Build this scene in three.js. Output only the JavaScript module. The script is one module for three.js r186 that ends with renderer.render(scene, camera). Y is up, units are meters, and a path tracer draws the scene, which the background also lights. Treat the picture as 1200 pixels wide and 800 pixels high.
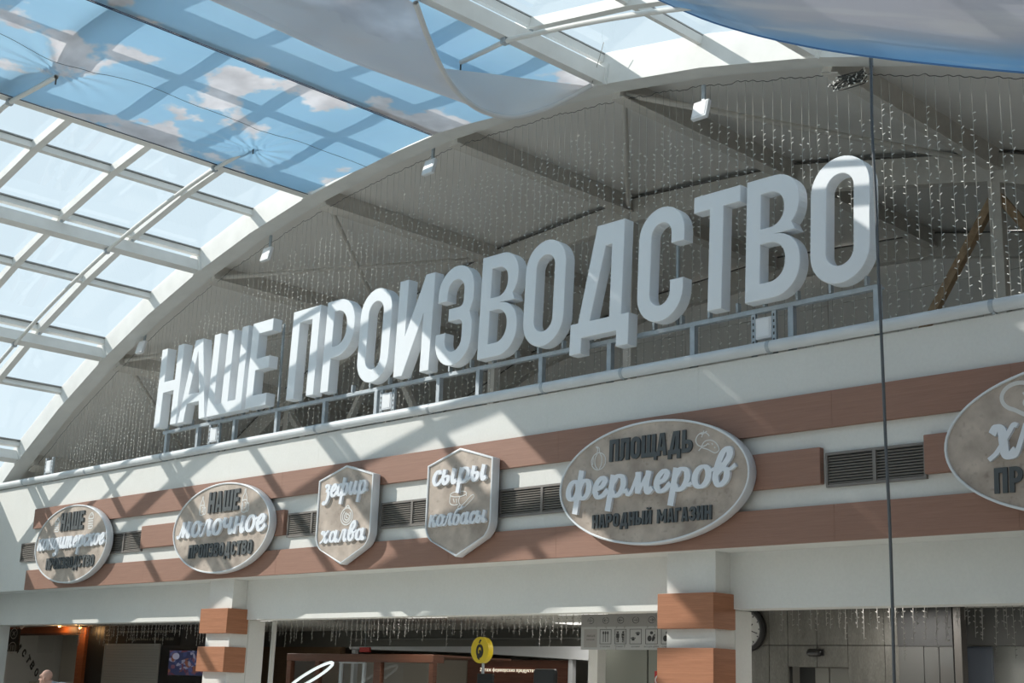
import * as THREE from 'three';
import { mergeGeometries, toCreasedNormals } from 'three/addons/utils/BufferGeometryUtils.js';
import { RoundedBoxGeometry } from 'three/addons/geometries/RoundedBoxGeometry.js';
import { MarchingCubes } from 'three/addons/objects/MarchingCubes.js';
import { RectAreaLightUniformsLib } from 'three/addons/lights/RectAreaLightUniformsLib.js';

// ------------------------------------------------------------------ camera, sky, sun, exposure
const scene = new THREE.Scene();
const EYE = new THREE.Vector3(0, 1.65, 15.5);
const camera = new THREE.PerspectiveCamera(27.856, 1.5, 0.1, 400);
camera.position.copy(EYE);
camera.rotation.set(0.24907, 0.80513, 0.035, 'YXZ');
camera.updateMatrixWorld(true);

const renderer = new THREE.WebGLRenderer({ antialias: true });
renderer.toneMapping = THREE.LinearToneMapping;
renderer.toneMappingExposure = 1.0;
renderer.shadowMap.enabled = true;
RectAreaLightUniformsLib.init();

{ // pale spring sky: bluer overhead, whiter towards the horizon
  const w = 64, h = 128, d = new Float32Array(w * h * 4);
  for (let j = 0; j < h; j++) {
    const e = Math.max(0, (j + 0.5) / h * 2 - 1);
    const t = Math.pow(e, 0.7);
    const c = [0.81 - 0.27 * t, 0.92 - 0.20 * t, 0.98 - 0.12 * t];
    for (let i = 0; i < w; i++) { const k = (j * w + i) * 4; d[k] = c[0]; d[k + 1] = c[1]; d[k + 2] = c[2]; d[k + 3] = 1; }
  }
  const sky = new THREE.DataTexture(d, w, h, THREE.RGBAFormat, THREE.FloatType);
  sky.mapping = THREE.EquirectangularReflectionMapping;
  sky.magFilter = sky.minFilter = THREE.LinearFilter;
  sky.needsUpdate = true;
  scene.background = sky;
  scene.backgroundIntensity = 1.06;
}
const sun = new THREE.DirectionalLight(new THREE.Color().setRGB(1, 0.94, 0.86), 4.0);
sun.position.set(-18 - 1.29 * 22, 5 + 1.1 * 22, 22);
sun.target.position.set(-18, 5, 0);
sun.castShadow = true;
sun.shadow.camera.left = -40; sun.shadow.camera.right = 40; sun.shadow.camera.top = 40; sun.shadow.camera.bottom = -40;
sun.shadow.camera.far = 120; sun.shadow.mapSize.set(4096, 4096);
scene.add(sun, sun.target);

// ------------------------------------------------------------------ helpers
let seed = 7;
const rnd = () => { seed = (seed * 1664525 + 1013904223) >>> 0; return seed / 4294967296; };
const V3 = (x, y, z) => new THREE.Vector3(x, y, z);
const lin = (r, g, b) => new THREE.Color().setRGB(r, g, b);
const M4 = camera.matrixWorld.clone();
const FPX = 1612.95;
function ray(px, py) { return V3((px - 600) / FPX, -(py - 400) / FPX, -1).transformDirection(M4); }
function onZ(px, py, z) { const r = ray(px, py); return EYE.clone().addScaledVector(r, (z - EYE.z) / r.z); }
function onX(px, py, x) { const r = ray(px, py); return EYE.clone().addScaledVector(r, (x - EYE.x) / r.x); }
const taken = {};
function numbered(n) { const k = taken[n] = (taken[n] ?? -1) + 1; return k ? `${n}_${String(k).padStart(3, '0')}` : n; }
function mesh(name, geo, mat, parent) {
  const m = new THREE.Mesh(geo, mat); m.name = name; m.castShadow = m.receiveShadow = true;
  (parent ?? scene).add(m); return m;
}
function tag(o, label, category, group, kind) {
  o.userData.label = label; o.userData.category = category;
  if (group) o.userData.group = group;
  if (kind) o.userData.kind = kind;
  return o;
}
function thing(name, label, category, pos, group, kind) {
  const g = new THREE.Group(); g.name = numbered(name); if (pos) g.position.set(...pos);
  scene.add(g); return tag(g, label, category, group, kind);
}
function solo(name, geo, mat, label, category, group, kind) { return tag(mesh(numbered(name), geo, mat), label, category, group, kind); }
function boxUV(g) { // uv in metres from the dominant side of each face
  if (g.index) g = g.toNonIndexed();
  const p = g.attributes.position, uv = new Float32Array(p.count * 2), a = V3(), b = V3(), c = V3();
  for (let i = 0; i < p.count; i += 3) {
    a.fromBufferAttribute(p, i); b.fromBufferAttribute(p, i + 1); c.fromBufferAttribute(p, i + 2);
    const n = b.clone().sub(a).cross(c.clone().sub(a)); const ax = Math.abs(n.x), ay = Math.abs(n.y), az = Math.abs(n.z);
    [a, b, c].forEach((v, k) => {
      const [u, w] = az >= ax && az >= ay ? [v.x, v.y] : ax >= ay ? [v.z, v.y] : [v.x, v.z];
      uv[(i + k) * 2] = u; uv[(i + k) * 2 + 1] = w;
    });
  }
  g.setAttribute('uv', new THREE.BufferAttribute(uv, 2)); return g;
}
function box(x0, y0, z0, x1, y1, z1) {
  const g = new THREE.BoxGeometry(x1 - x0, y1 - y0, z1 - z0); g.translate((x0 + x1) / 2, (y0 + y1) / 2, (z0 + z1) / 2); return boxUV(g);
}
function rbox(x0, y0, z0, x1, y1, z1, r = 0.01) {
  const g = new RoundedBoxGeometry(x1 - x0, y1 - y0, z1 - z0, 1, r); g.translate((x0 + x1) / 2, (y0 + y1) / 2, (z0 + z1) / 2); return boxUV(g);
}
function bar(p0, p1, w, h, up = V3(0, 1, 0)) { // box from p0 to p1, w across, h along up
  const L = p0.distanceTo(p1), f = p1.clone().sub(p0).normalize(), s = f.clone().cross(up).normalize(), u = s.clone().cross(f);
  const g = new THREE.BoxGeometry(L, h, w);
  g.applyMatrix4(new THREE.Matrix4().makeBasis(f, u, s).setPosition(p0.clone().add(p1).multiplyScalar(0.5)));
  return boxUV(g);
}
function rod(p0, p1, r, n = 8) {
  const L = p0.distanceTo(p1), g = new THREE.CylinderGeometry(r, r, L, n);
  g.applyQuaternion(new THREE.Quaternion().setFromUnitVectors(V3(0, 1, 0), p1.clone().sub(p0).normalize()));
  g.translate(...p0.clone().add(p1).multiplyScalar(0.5).toArray()); return g;
}
function tube(pts, r, seg = 40, n = 8) { return new THREE.TubeGeometry(new THREE.CatmullRomCurve3(pts), seg, r, n, false); }
const merge = (list) => mergeGeometries(list.map((g) => { g = g.index ? g.toNonIndexed() : g; for (const k of Object.keys(g.attributes)) if (!['position', 'normal', 'uv'].includes(k)) g.deleteAttribute(k); return g; }));
function surface(fn, nu, nv) { // fn(u,v) -> [Vector3, uvx, uvy]
  const pos = [], uv = [], idx = [];
  for (let j = 0; j <= nv; j++) for (let i = 0; i <= nu; i++) { const [p, a, b] = fn(i / nu, j / nv); pos.push(p.x, p.y, p.z); uv.push(a, b); }
  for (let j = 0; j < nv; j++) for (let i = 0; i < nu; i++) { const a = j * (nu + 1) + i, b = a + 1, c = a + nu + 1, d = c + 1; idx.push(a, b, d, a, d, c); }
  const g = new THREE.BufferGeometry(); g.setAttribute('position', new THREE.Float32BufferAttribute(pos, 3)); g.setAttribute('uv', new THREE.Float32BufferAttribute(uv, 2));
  g.setIndex(idx); g.computeVertexNormals(); return g;
}
// value noise that wraps over n cells
function makeNoise(s) {
  let q = s; const r = () => { q = (q * 1664525 + 1013904223) >>> 0; return q / 4294967296; };
  const T = Float32Array.from({ length: 4096 }, r);
  const hash = (x, y) => T[(x * 73 + y * 179 + ((x * y) & 63) * 11) & 4095];
  const sm = (t) => t * t * (3 - 2 * t);
  return (x, y, wx, wy) => {
    const xi = Math.floor(x), yi = Math.floor(y), fx = sm(x - xi), fy = sm(y - yi), m = (a, n) => ((a % n) + n) % n;
    const a = hash(m(xi, wx), m(yi, wy)), b = hash(m(xi + 1, wx), m(yi, wy)), c = hash(m(xi, wx), m(yi + 1, wy)), d = hash(m(xi + 1, wx), m(yi + 1, wy));
    return (a + (b - a) * fx) * (1 - fy) + (c + (d - c) * fx) * fy;
  };
}
function fbm(n, u, v, fx, fy, oct) { let s = 0, a = 0.5, t = 0; for (let k = 0; k < oct; k++) { s += a * n(u * fx, v * fy, fx, fy); t += a; a *= 0.52; fx *= 2; fy *= 2; } return s / t; }
function texture(w, h, fn, metresX, metresY, srgb = true) {
  const d = new Uint8Array(w * h * 4);
  for (let j = 0; j < h; j++) for (let i = 0; i < w; i++) {
    const c = fn((i + 0.5) / w, (j + 0.5) / h), k = (j * w + i) * 4;
    d[k] = Math.max(0, Math.min(255, c[0])); d[k + 1] = Math.max(0, Math.min(255, c[1])); d[k + 2] = Math.max(0, Math.min(255, c[2])); d[k + 3] = 255;
  }
  const t = new THREE.DataTexture(d, w, h); t.wrapS = t.wrapT = THREE.RepeatWrapping; t.magFilter = THREE.LinearFilter; t.minFilter = THREE.LinearMipmapLinearFilter; t.generateMipmaps = true;
  if (srgb) t.colorSpace = THREE.SRGBColorSpace; t.repeat.set(1 / metresX, 1 / metresY); t.needsUpdate = true; return t;
}
const N1 = makeNoise(11), N2 = makeNoise(77), N3 = makeNoise(301);

// ------------------------------------------------------------------ materials
const std = (o) => new THREE.MeshStandardMaterial(o);
const wallTex = texture(256, 256, (u, v) => { const k = 226 + 7 * (fbm(N1, u, v, 4, 4, 5) - 0.5) + 4 * (N2(u * 128, v * 128, 128, 128) - 0.5); return [k, k - 0.5, k - 5]; }, 3, 3);
function woodTex(r, g, b, s) {
  return texture(512, 512, (u, v) => {
    const gr = fbm(N1, u, v, 6, 128, 3) - 0.5, c = fbm(N2, u, v, 3, 20, 3) - 0.5, f = N3(u * 24, v * 256, 24, 256) - 0.5, k = s * (26 * gr + 20 * c + 10 * f);
    return [r + k, g + k * 0.85, b + k * 0.75];
  }, 1.6, 0.7);
}
const stoneTex = texture(512, 512, (u, v) => {
  const a = fbm(N1, u, v, 3, 3, 6) - 0.5, b = fbm(N2, u, v, 9, 9, 5) - 0.5, sp = fbm(N3, u, v, 40, 40, 2);
  const k = 75 * a + 55 * b - (sp > 0.66 ? 22 * (sp - 0.66) / 0.34 : 0);
  return [180 + k, 166 + k * 0.97, 154 + k * 0.93];
}, 2.1, 2.1);
const tileTex = texture(512, 512, (u, v) => { const k = 30 * (fbm(N1, u, v, 12, 4, 5) - 0.5) + 16 * (N2(u * 160, v * 60, 160, 60) - 0.5); return [112 + k, 110 + k, 104 + k]; }, 1.8, 1.8);
const atticTex = texture(256, 256, (u, v) => { const k = 9 * (fbm(N2, u, v, 3, 3, 5) - 0.5); return [232 + k, 229 + k, 224 + k]; }, 4, 4);
const steelTex = texture(256, 256, (u, v) => { const k = 26 * (fbm(N3, u, v, 12, 12, 4) - 0.5); return [176 + k, 184 + k, 190 + k]; }, 0.8, 0.8);
const grimeTex = texture(256, 256, (u, v) => { const k = 16 * (fbm(N2, u, v, 5, 5, 5) - 0.5); return [224 + k, 224 + k, 221 + k]; }, 1.5, 1.5);
const floorTex = texture(128, 128, (u, v) => { const k = 12 * (fbm(N2, u, v, 8, 8, 4) - 0.5); return [216 + k, 212 + k, 204 + k]; }, 2, 2);
// printed summer sky on the cloth: blue ground with white clouds
function clothTex(seedN, lowHue, density) {
  const A = makeNoise(seedN), B = makeNoise(seedN + 5), C = makeNoise(seedN + 9);
  return texture(768, 1024, (u, v) => {
    const wob = fbm(B, u, v, 3, 4, 3) - 0.5, base = fbm(C, u, v, 2, 3, 3);
    let r = 136 + 38 * base, g = 183 + 25 * base, b = 215 + 16 * base;
    if (lowHue) { r = lowHue[0] + 26 * base; g = lowHue[1] + 20 * base; b = lowHue[2] + 10 * base; }
    const big = fbm(A, u + 0.06 * wob, v + 0.06 * wob, 5, 7, 2), fine = fbm(B, u, v, 12, 18, 5);
    const c = THREE.MathUtils.smoothstep(big * 0.62 + fine * 0.42, density, density + 0.055);
    const white = 205 + 75 * (fbm(C, u, v, 16, 22, 4) - 0.35);
    r += (Math.min(246, white) - r) * c; g += (Math.min(243, white - 4) - g) * c; b += (Math.min(246, white) - b) * c;
    return [r, g, b];
  }, 8.2, 11);
}
const mWall = std({ map: wallTex, roughness: 0.72 });
const mWood = std({ map: woodTex(152, 114, 97, 0.5), roughness: 0.55 });
const mWoodB = std({ map: woodTex(168, 112, 80, 0.75), roughness: 0.5 });
const mDarkWood = std({ map: woodTex(92, 58, 42, 0.8), roughness: 0.5 });
const mStone = std({ map: stoneTex, roughness: 0.75 });
const mRim = std({ color: lin(0.72, 0.74, 0.76), roughness: 0.42, metalness: 0.1 });
const mRimFace = std({ color: lin(0.74, 0.77, 0.8), roughness: 0.45 });
const mScript = std({ color: lin(0.8, 0.83, 0.88), roughness: 0.5 });
const mDark = std({ color: lin(0.075, 0.085, 0.09), roughness: 0.55 });
const mPrint = std({ color: lin(0.72, 0.71, 0.69), roughness: 0.8 });
const mLetter = std({ map: texture(128, 128, (u, v) => { const k = 5 * (fbm(N1, u, v, 4, 4, 4) - 0.5); return [240 + k, 244 + k, 248 + k]; }, 2, 2), roughness: 0.38 });
const mSteel = std({ map: steelTex, roughness: 0.45, metalness: 0.35 });
const mWhitePaint = std({ map: grimeTex, roughness: 0.5 });
const mPipe = std({ map: texture(256, 128, (u, v) => { const k = 14 * (fbm(N2, u, v, 8, 4, 4) - 0.5); return [214 + k, 218 + k, 220 + k]; }, 3, 1), roughness: 0.45 });
const mGasket = std({ color: lin(0.3, 0.3, 0.3), roughness: 0.7 });
const mGlass = new THREE.MeshPhysicalMaterial({ color: lin(0.95, 0.98, 0.99), transmission: 1, roughness: 0, ior: 1.45, thickness: 0, side: THREE.DoubleSide });
const mAttic = std({ map: atticTex, roughness: 0.85 });
const mAtticSteel = std({ map: texture(128, 128, (u, v) => { const k = 22 * (fbm(N1, u, v, 6, 6, 4) - 0.5); return [212 + k, 207 + k, 199 + k]; }, 1, 1), roughness: 0.65 });
const mRust = std({ map: texture(128, 128, (u, v) => { const k = 60 * (fbm(N1, u, v, 6, 6, 4) - 0.5); return [168 + k, 142 + k, 112 + k]; }, 0.6, 0.6), roughness: 0.7 });
const mLouver = std({ color: lin(0.24, 0.215, 0.19), roughness: 0.55 });
const mLouverFrame = std({ color: lin(0.2, 0.18, 0.165), roughness: 0.5 });
const mWire = std({ color: lin(0.36, 0.35, 0.32), roughness: 0.6 });
const mWireDim = std({ color: lin(0.3, 0.29, 0.27), roughness: 0.6 });
const mWireDark = std({ color: lin(0.06, 0.06, 0.055), roughness: 0.6 });
const mBulb = std({ color: lin(0.92, 0.91, 0.86), roughness: 0.3 });
const mTile = std({ map: tileTex, roughness: 0.5 });
const mBlack = std({ color: lin(0.012, 0.012, 0.013), roughness: 0.45 });
const mDarkGrey = std({ color: lin(0.05, 0.05, 0.05), roughness: 0.6 });
const mFloor = std({ map: floorTex, roughness: 0.35 });
const mCable = std({ color: lin(0.13, 0.14, 0.15), roughness: 0.5, metalness: 0.3 });

// ------------------------------------------------------------------ the vault: one circle for hall and attic
const CX = -18.3, RAD = 30.75, TOP = 11.69;
const arch = (o) => TOP - (RAD - Math.sqrt(RAD * RAD - o * o));
const AP = (o, dy = 0, z = 0) => { const q = Math.min(1, Math.abs(o) / 1); return V3(CX + o, arch(o) + dy, z); };
const BREAKS = []; for (let k = -9; k <= 9; k++) BREAKS.push(k === -9 ? -17.75 : k === 9 ? 17.75 : k * 2.045 - Math.sign(k) * Math.max(0, Math.abs(k) - 5) * 0.02);
const NODES = BREAKS.filter((_, i) => (i - 9) % 2 === 0);
const ZPITCH = 1.66, ZEND = 18 * ZPITCH;

// floor and walls
tag(mesh('floor', box(-48, -0.3, -12, 8.3, 0, ZEND + 0.3), mFloor), 'pale polished stone floor of the market hall', 'floor', null, 'structure');
{
  const g = thing('wall_front', 'white panelled facade wall under the big roof letters', 'wall', null, null, 'structure');
  let x = -35.9, k = 0; // panels with fine joints
  for (const w of [2.3, ...Array(13).fill(3.06), 2]) { mesh('panel', box(x, 3.68, -0.56, x + w - 0.002, 6.33, 0), mWall, g); x += w; if (++k > 14) break; }
  mesh('core', box(-35.9, 3.70, -0.7, x, 6.31, -0.555), mWall, g);
  mesh('lintel', box(-35.9, 2.89, -0.95, x, 3.70, -0.56), mWall, g);
}
tag(mesh('wall_left', box(-36.5, 0, -0.6, -35.9, 6.42, ZEND), mWall), 'white side wall below the springing of the glass vault', 'wall', null, 'structure');
tag(mesh('wall_right', box(8, 0, -12, 8.3, 6.9, ZEND), mWall), 'white side wall of the hall aisle', 'wall', null, 'structure');
tag(mesh('wall_back', merge([box(-36.5, 0, ZEND, 8.3, 6.9, ZEND + 0.3), (() => { const s = new THREE.Shape(); s.moveTo(-36.1, 6.9); BREAKS.forEach((o) => s.lineTo(CX + o, arch(o) + 0.5)); s.lineTo(-0.5, 6.9); const e = new THREE.ExtrudeGeometry(s, { depth: 0.3, bevelEnabled: false }); e.translate(0, 0, ZEND); return boxUV(e); })()]), mWall), 'white end wall of the market hall', 'wall', null, 'structure');
tag(mesh('ceiling_aisle', box(-0.55, 6.4, 0, 8.3, 6.7, ZEND), mWall), 'flat white ceiling of the aisle beside the vault', 'ceiling', null, 'structure');

// arched white header on the end of the hall
{
  const g = thing('wall_arch', 'white arched header around the open gable above the facade', 'wall', null, null, 'structure');
  for (let i = 0; i < BREAKS.length - 1; i++) {
    const a = BREAKS[i], b = BREAKS[i + 1], s = new THREE.Shape();
    s.moveTo(CX + a, arch(a)); s.lineTo(CX + b, arch(b)); s.lineTo(CX + b, arch(b) + 0.56); s.lineTo(CX + a, arch(a) + 0.56); s.closePath();
    const e = new THREE.ExtrudeGeometry(s, { depth: 0.4, bevelEnabled: false }); e.translate(0, 0, -0.4);
    mesh('panel', boxUV(e), mWhitePaint, g);
  }
}
// glass vault
const ROOF = thing('ceiling', 'white framed glass barrel vault over the hall', 'ceiling', null, null, 'structure');
{
  for (let i = 0; i < BREAKS.length; i++) { // glazing purlins, along the hall
    const o = BREAKS[i], p = AP(o, 0.46);
    mesh('purlin', bar(V3(p.x, p.y, 0), V3(p.x, p.y, ZEND), 0.1, 0.13, V3(o / RAD, 1, 0).normalize()), mWhitePaint, ROOF);
    mesh('gasket', bar(V3(p.x, p.y + 0.085, 0), V3(p.x, p.y + 0.085, ZEND), 0.14, 0.02, V3(o / RAD, 1, 0).normalize()), mGasket, ROOF);
  }
  for (let k = 1; k <= 18; k++) for (let i = 0; i < BREAKS.length - 1; i++) { // rafters, across the hall
    const main = k % 4 === 0, a = AP(BREAKS[i], main ? 0.33 : 0.445, k * ZPITCH), b = AP(BREAKS[i + 1], main ? 0.33 : 0.445, k * ZPITCH);
    const up = V3(-(b.y - a.y), b.x - a.x, 0).normalize();
    mesh(main ? 'main_rafter' : 'rafter', bar(a, b, main ? 0.3 : 0.15, main ? 0.42 : 0.17, up), mWhitePaint, ROOF);
  }
  const end = [];
  for (let i = 0; i < BREAKS.length - 1; i++) {
    const a = AP(BREAKS[i], 0.535), b = AP(BREAKS[i + 1], 0.535), L = a.distanceTo(b), ang = Math.atan2(b.y - a.y, b.x - a.x);
    const q = new THREE.PlaneGeometry(L - 0.06, ZPITCH - 0.06); q.rotateX(-Math.PI / 2); q.rotateZ(ang);
    for (let k = 0; k < 18; k++) {
      const c = V3((a.x + b.x) / 2, (a.y + b.y) / 2, (k + 0.5) * ZPITCH);
      if (k < 5) mesh('pane', q, mGlass, ROOF).position.copy(c); else { const e = q.clone(); e.translate(c.x, c.y, c.z); end.push(e); }
    }
  }
  const far = mesh('pane_field', merge(end), mGlass, ROOF); far.userData.kind = 'stuff';
  for (const o of NODES) { // box beams hung below the glazing
    if (Math.abs(o) > 17) continue;
    const p = AP(o, 0.135), up = V3(o / RAD, 1, 0).normalize();
    mesh('beam', bar(V3(p.x, p.y, 0), V3(p.x, p.y, ZEND), 0.2, 0.27, up), mWhitePaint, ROOF);
    mesh('end_plate', bar(V3(p.x, p.y + 0.02, 0.0), V3(p.x, p.y + 0.02, 0.05), 0.3, 0.36, up), mWhitePaint, ROOF);
    for (let k = 1; k <= 8; k++) mesh('hanger', rod(V3(p.x, p.y + 0.1, k * ZPITCH), V3(p.x, p.y + 0.3, k * ZPITCH), 0.035, 6), mSteel, ROOF);
  }
}
// attic behind the gable: opaque ribbed vault with frames
{
  const g = thing('ceiling_attic', 'grey panelled roof with steel ribs behind the gable', 'ceiling', null, null, 'structure');
  for (let i = 0; i < BREAKS.length - 1; i++) for (const [z0, z1] of [[-5.5, -0.4], [-11, -5.5]]) {
    const a = AP(BREAKS[i], 0.34), b = AP(BREAKS[i + 1], 0.34), up = V3(-(b.y - a.y), b.x - a.x, 0).normalize();
    const m = bar(V3(a.x, a.y, (z0 + z1) / 2), V3(b.x, b.y, (z0 + z1) / 2), z1 - z0 - 0.012, 0.12, up);
    mesh('panel', m, mAttic, g);
  }
  for (const o of NODES) {
    if (Math.abs(o) > 17) continue;
    const p = AP(o, 0.1), up = V3(o / RAD, 1, 0).normalize();
    for (const [z0, z1] of [[-5.5, -0.4], [-11, -5.5]]) {
      mesh('beam', bar(V3(p.x, p.y, z1), V3(p.x, p.y, z0), 0.16, 0.38, up), mAtticSteel, g);
      mesh('flange', bar(V3(p.x, p.y - 0.2, z1), V3(p.x, p.y - 0.2, z0), 0.3, 0.025, up), mAtticSteel, g);
    }
  }
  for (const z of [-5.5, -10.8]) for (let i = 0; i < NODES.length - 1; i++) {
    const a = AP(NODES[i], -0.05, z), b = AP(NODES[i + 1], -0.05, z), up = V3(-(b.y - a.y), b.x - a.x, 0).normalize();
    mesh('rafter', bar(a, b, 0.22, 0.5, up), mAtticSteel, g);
    mesh('painted_gap_shade', bar(a.clone().addScaledVector(up, 0.27), b.clone().addScaledVector(up, 0.27), 0.24, 0.03, up), std({ color: lin(0.14, 0.13, 0.12), roughness: 0.8 }), g);  // dark strip painting in the shade of the gap over the rafter
  }
  const cross = [[-12.1, -8.15], [-4.1, -8.15], [4.1, 8.15], [4.1, 0], [-12.1, -16]];
  for (const [a, b] of cross) mesh('brace', rod(AP(a, 0.02, -0.55), AP(b, 0.0, -5.4), 0.055, 8), mAtticSteel, g);
  mesh('brace', rod(AP(-4.1, 0.02, -5.4), AP(-8.15, 0.0, -0.55), 0.055, 8), mAtticSteel, g);
}
{
  const g = thing('wall_attic', 'grey panelled rear wall of the open gable', 'wall', null, null, 'structure');
  for (let k = 0; k < 17; k++) for (let j = 0; j < 5; j++) {
    const x0 = -36 + k * 2.1, y0 = 6.2 + j * 1.1; const o = x0 + 1.05 - CX; if (y0 > arch(o) + 0.3) continue;
    mesh('panel', box(x0, y0, -11.3, x0 + 2.085, Math.min(y0 + 1.09, arch(Math.min(16, Math.abs(o))) + 0.35), -11.1), mAttic, g);
  }
  mesh('backing', box(-36.4, 6, -11.4, 0, 12.2, -11.3), mAttic, g);
}
tag(mesh('floor_attic', box(-36.2, 6.0, -11.3, 0, 6.2, -0.6), mAttic), 'grey slab behind the pipe at the foot of the gable', 'floor', null, 'structure');
{ // attic columns with knee braces
  for (const o of [-12.1, -8.15, -4.1, 0, 8.15, 12.1]) {
    const x = CX + o, t = thing('steel_column', `grey steel column with knee braces under the roof rib ${['by the first word', 'behind the letter Ш', 'behind the letter П', 'behind the letter И', 'beside the last letter О', 'beyond the hanging cable'][[-12.1, -8.15, -4.1, 0, 8.15, 12.1].indexOf(o)]}`, 'column', null, 'columns inside the gable');
    mesh('post', rbox(x - 0.11, 6.2, -5.6, x + 0.11, arch(o) - 0.2, -5.4, 0.01), mAtticSteel, t);
    const top = V3(x, arch(o) - 0.5, -5.5);
    if (o === 0 || o === -4.1) continue;
    mesh('brace', bar(top.clone(), V3(x - 2.6, 6.25, -5.5), 0.14, 0.14), o > 0 ? mRust : mAtticSteel, t);
    mesh('brace', bar(top.clone(), V3(x + 2.6, 6.25, -5.5), 0.14, 0.14), o > 0 ? mRust : mAtticSteel, t);
  }
}

// ------------------------------------------------------------------ wood bands, columns
{
  const bands = [
    ['upper brown wood cladding band running above the shop signs', -33.03, 5.18, 5.67, 1.6],
    ['lower brown wood cladding band running below the shop signs', -33.12, 3.68, 4.157, 1.6]];
  for (const [label, x0, y0, y1, end] of bands) {
    const t = thing('wood_band', label, 'cladding', null, 'wood bands on the facade');
    const edges = [x0]; for (let x = -32.4; x < end; x += 2.5) edges.push(x); edges.push(end);
    for (let i = 0; i < edges.length - 1; i++) mesh('panel', rbox(edges[i] + 0.0008, y0, 0.001, edges[i + 1] - 0.0008, y1, 0.08, 0.0025), mWood, t);
  }
  const mids = [[-27.63, -25.5, 'between the first two oval signs'], [-22.9, -22.22, 'beside the second oval sign'], [-11.6, -10.085, 'between the farmers sign and the wide vent'], [-8.58, -7.4, 'between the wide vent and the last oval sign']];
  for (const [x0, x1, where] of mids) solo('wood_cladding', rbox(x0, 4.435, 0.001, x1, 4.925, 0.1, 0.012), mWood, `short brown wood panel ${where}`, 'cladding', 'short wood panels in the sign row');
  const vents = [[-33.62, -32.1, 'beside the pastry sign'], [-29.3, -27.66, 'between the pastry and dairy signs'], [-22.16, -20.6, 'between the dairy sign and a shield sign'], [-19.3, -17.6, 'between the two shield signs'], [-16.25, -14.3, 'between a shield sign and the farmers sign'], [-10.035, -8.585, 'below the hanging cable']];
  for (const [x0, x1, where] of vents) {
    const t = thing('louvre_vent', `dark brown louvred vent ${where}`, 'vent', null, 'vents in the sign row'), y0 = 4.385, y1 = 4.845, xm = (x0 + x1) / 2;
    mesh('backing', box(x0 + 0.01, y0 + 0.01, 0.001, x1 - 0.01, y1 - 0.01, 0.006), mBlack, t);
    mesh('frame', merge([box(x0, y0, 0, x1, y0 + 0.035, 0.05), box(x0, y1 - 0.035, 0, x1, y1, 0.05), box(x0, y0 + 0.035, 0, x0 + 0.03, y1 - 0.035, 0.05), box(x1 - 0.03, y0 + 0.035, 0, x1, y1 - 0.035, 0.05), box(xm - 0.025, y0 + 0.035, 0, xm + 0.025, y1 - 0.035, 0.05)]), mLouverFrame, t);
    for (const [a, b] of [[x0 + 0.03, xm - 0.025], [xm + 0.025, x1 - 0.03]]) for (let k = 0; k < 10; k++) {
      const y = y0 + 0.055 + k * 0.038, s = box(a, -0.004, -0.016, b, 0.004, 0.016); s.rotateX(0.7); s.translate(0, y, 0.025); mesh('slat', s, mLouver, t);
    }
  }
}
for (const [x, where] of [[-24.7, 'under the dairy sign'], [-12.49, 'under the farmers sign'], [-0.28, 'at the end of the facade']]) {
  const t = thing('facade_column', `white square column with brown wood blocks ${where}`, 'column', null, 'columns carrying the facade');
  mesh('shaft', rbox(x - 0.44, 0, -0.66, x + 0.44, 3.69, -0.22, 0.008), mWall, t);
  mesh('rear_pilaster', rbox(x - 0.36, 0, -1.06, x + 0.44, 2.885, -0.665, 0.008), mWall, t);
  for (let k = 0; k < 4; k++) mesh('wood_block', rbox(x - 0.51, 2.6 - k * 0.76, -0.6, x + 0.5, 3.095 - k * 0.76, -0.09, 0.008), mWoodB, t);
}

// ------------------------------------------------------------------ lettering shapes
const poly = (pts, holes = []) => { const s = new THREE.Shape(pts.map((p) => new THREE.Vector2(...p))); holes.forEach((h) => s.holes.push(new THREE.Path(h.map((p) => new THREE.Vector2(...p))))); return s; };
const rc = (a, b, c, d) => poly([[a, b], [c, b], [c, d], [a, d]]);
function arc(cx, cy, rx, ry, a0, a1, n = 10) { const o = []; for (let i = 0; i <= n; i++) { const a = (a0 + (a1 - a0) * i / n) * Math.PI / 180; o.push([cx + rx * Math.cos(a), cy + ry * Math.sin(a)]); } return o; }
function stad(x0, y0, x1, y1, r) { return [...arc(x1 - r, y0 + r, r, r, -90, 0), ...arc(x1 - r, y1 - r, r, r, 0, 90), ...arc(x0 + r, y1 - r, r, r, 90, 180), ...arc(x0 + r, y0 + r, r, r, 180, 270)]; }
function dee(x0, y0, x1, y1, r) { r = Math.min(r, (y1 - y0) / 2); return [[x0, y0], ...arc(x1 - r, y0 + r, r, r, -90, 0), ...arc(x1 - r, y1 - r, r, r, 0, 90), [x0, y1]]; }
function path(pts, s) { // outline of a centreline with a constant width
  const L = [], R = [];
  for (let i = 0; i < pts.length; i++) {
    const a = pts[Math.max(0, i - 1)], b = pts[Math.min(pts.length - 1, i + 1)], dx = b[0] - a[0], dy = b[1] - a[1], l = Math.hypot(dx, dy) || 1;
    L.push([pts[i][0] - dy / l * s / 2, pts[i][1] + dx / l * s / 2]); R.push([pts[i][0] + dy / l * s / 2, pts[i][1] - dx / l * s / 2]);
  }
  return poly([...L, ...R.reverse()]);
}
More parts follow.
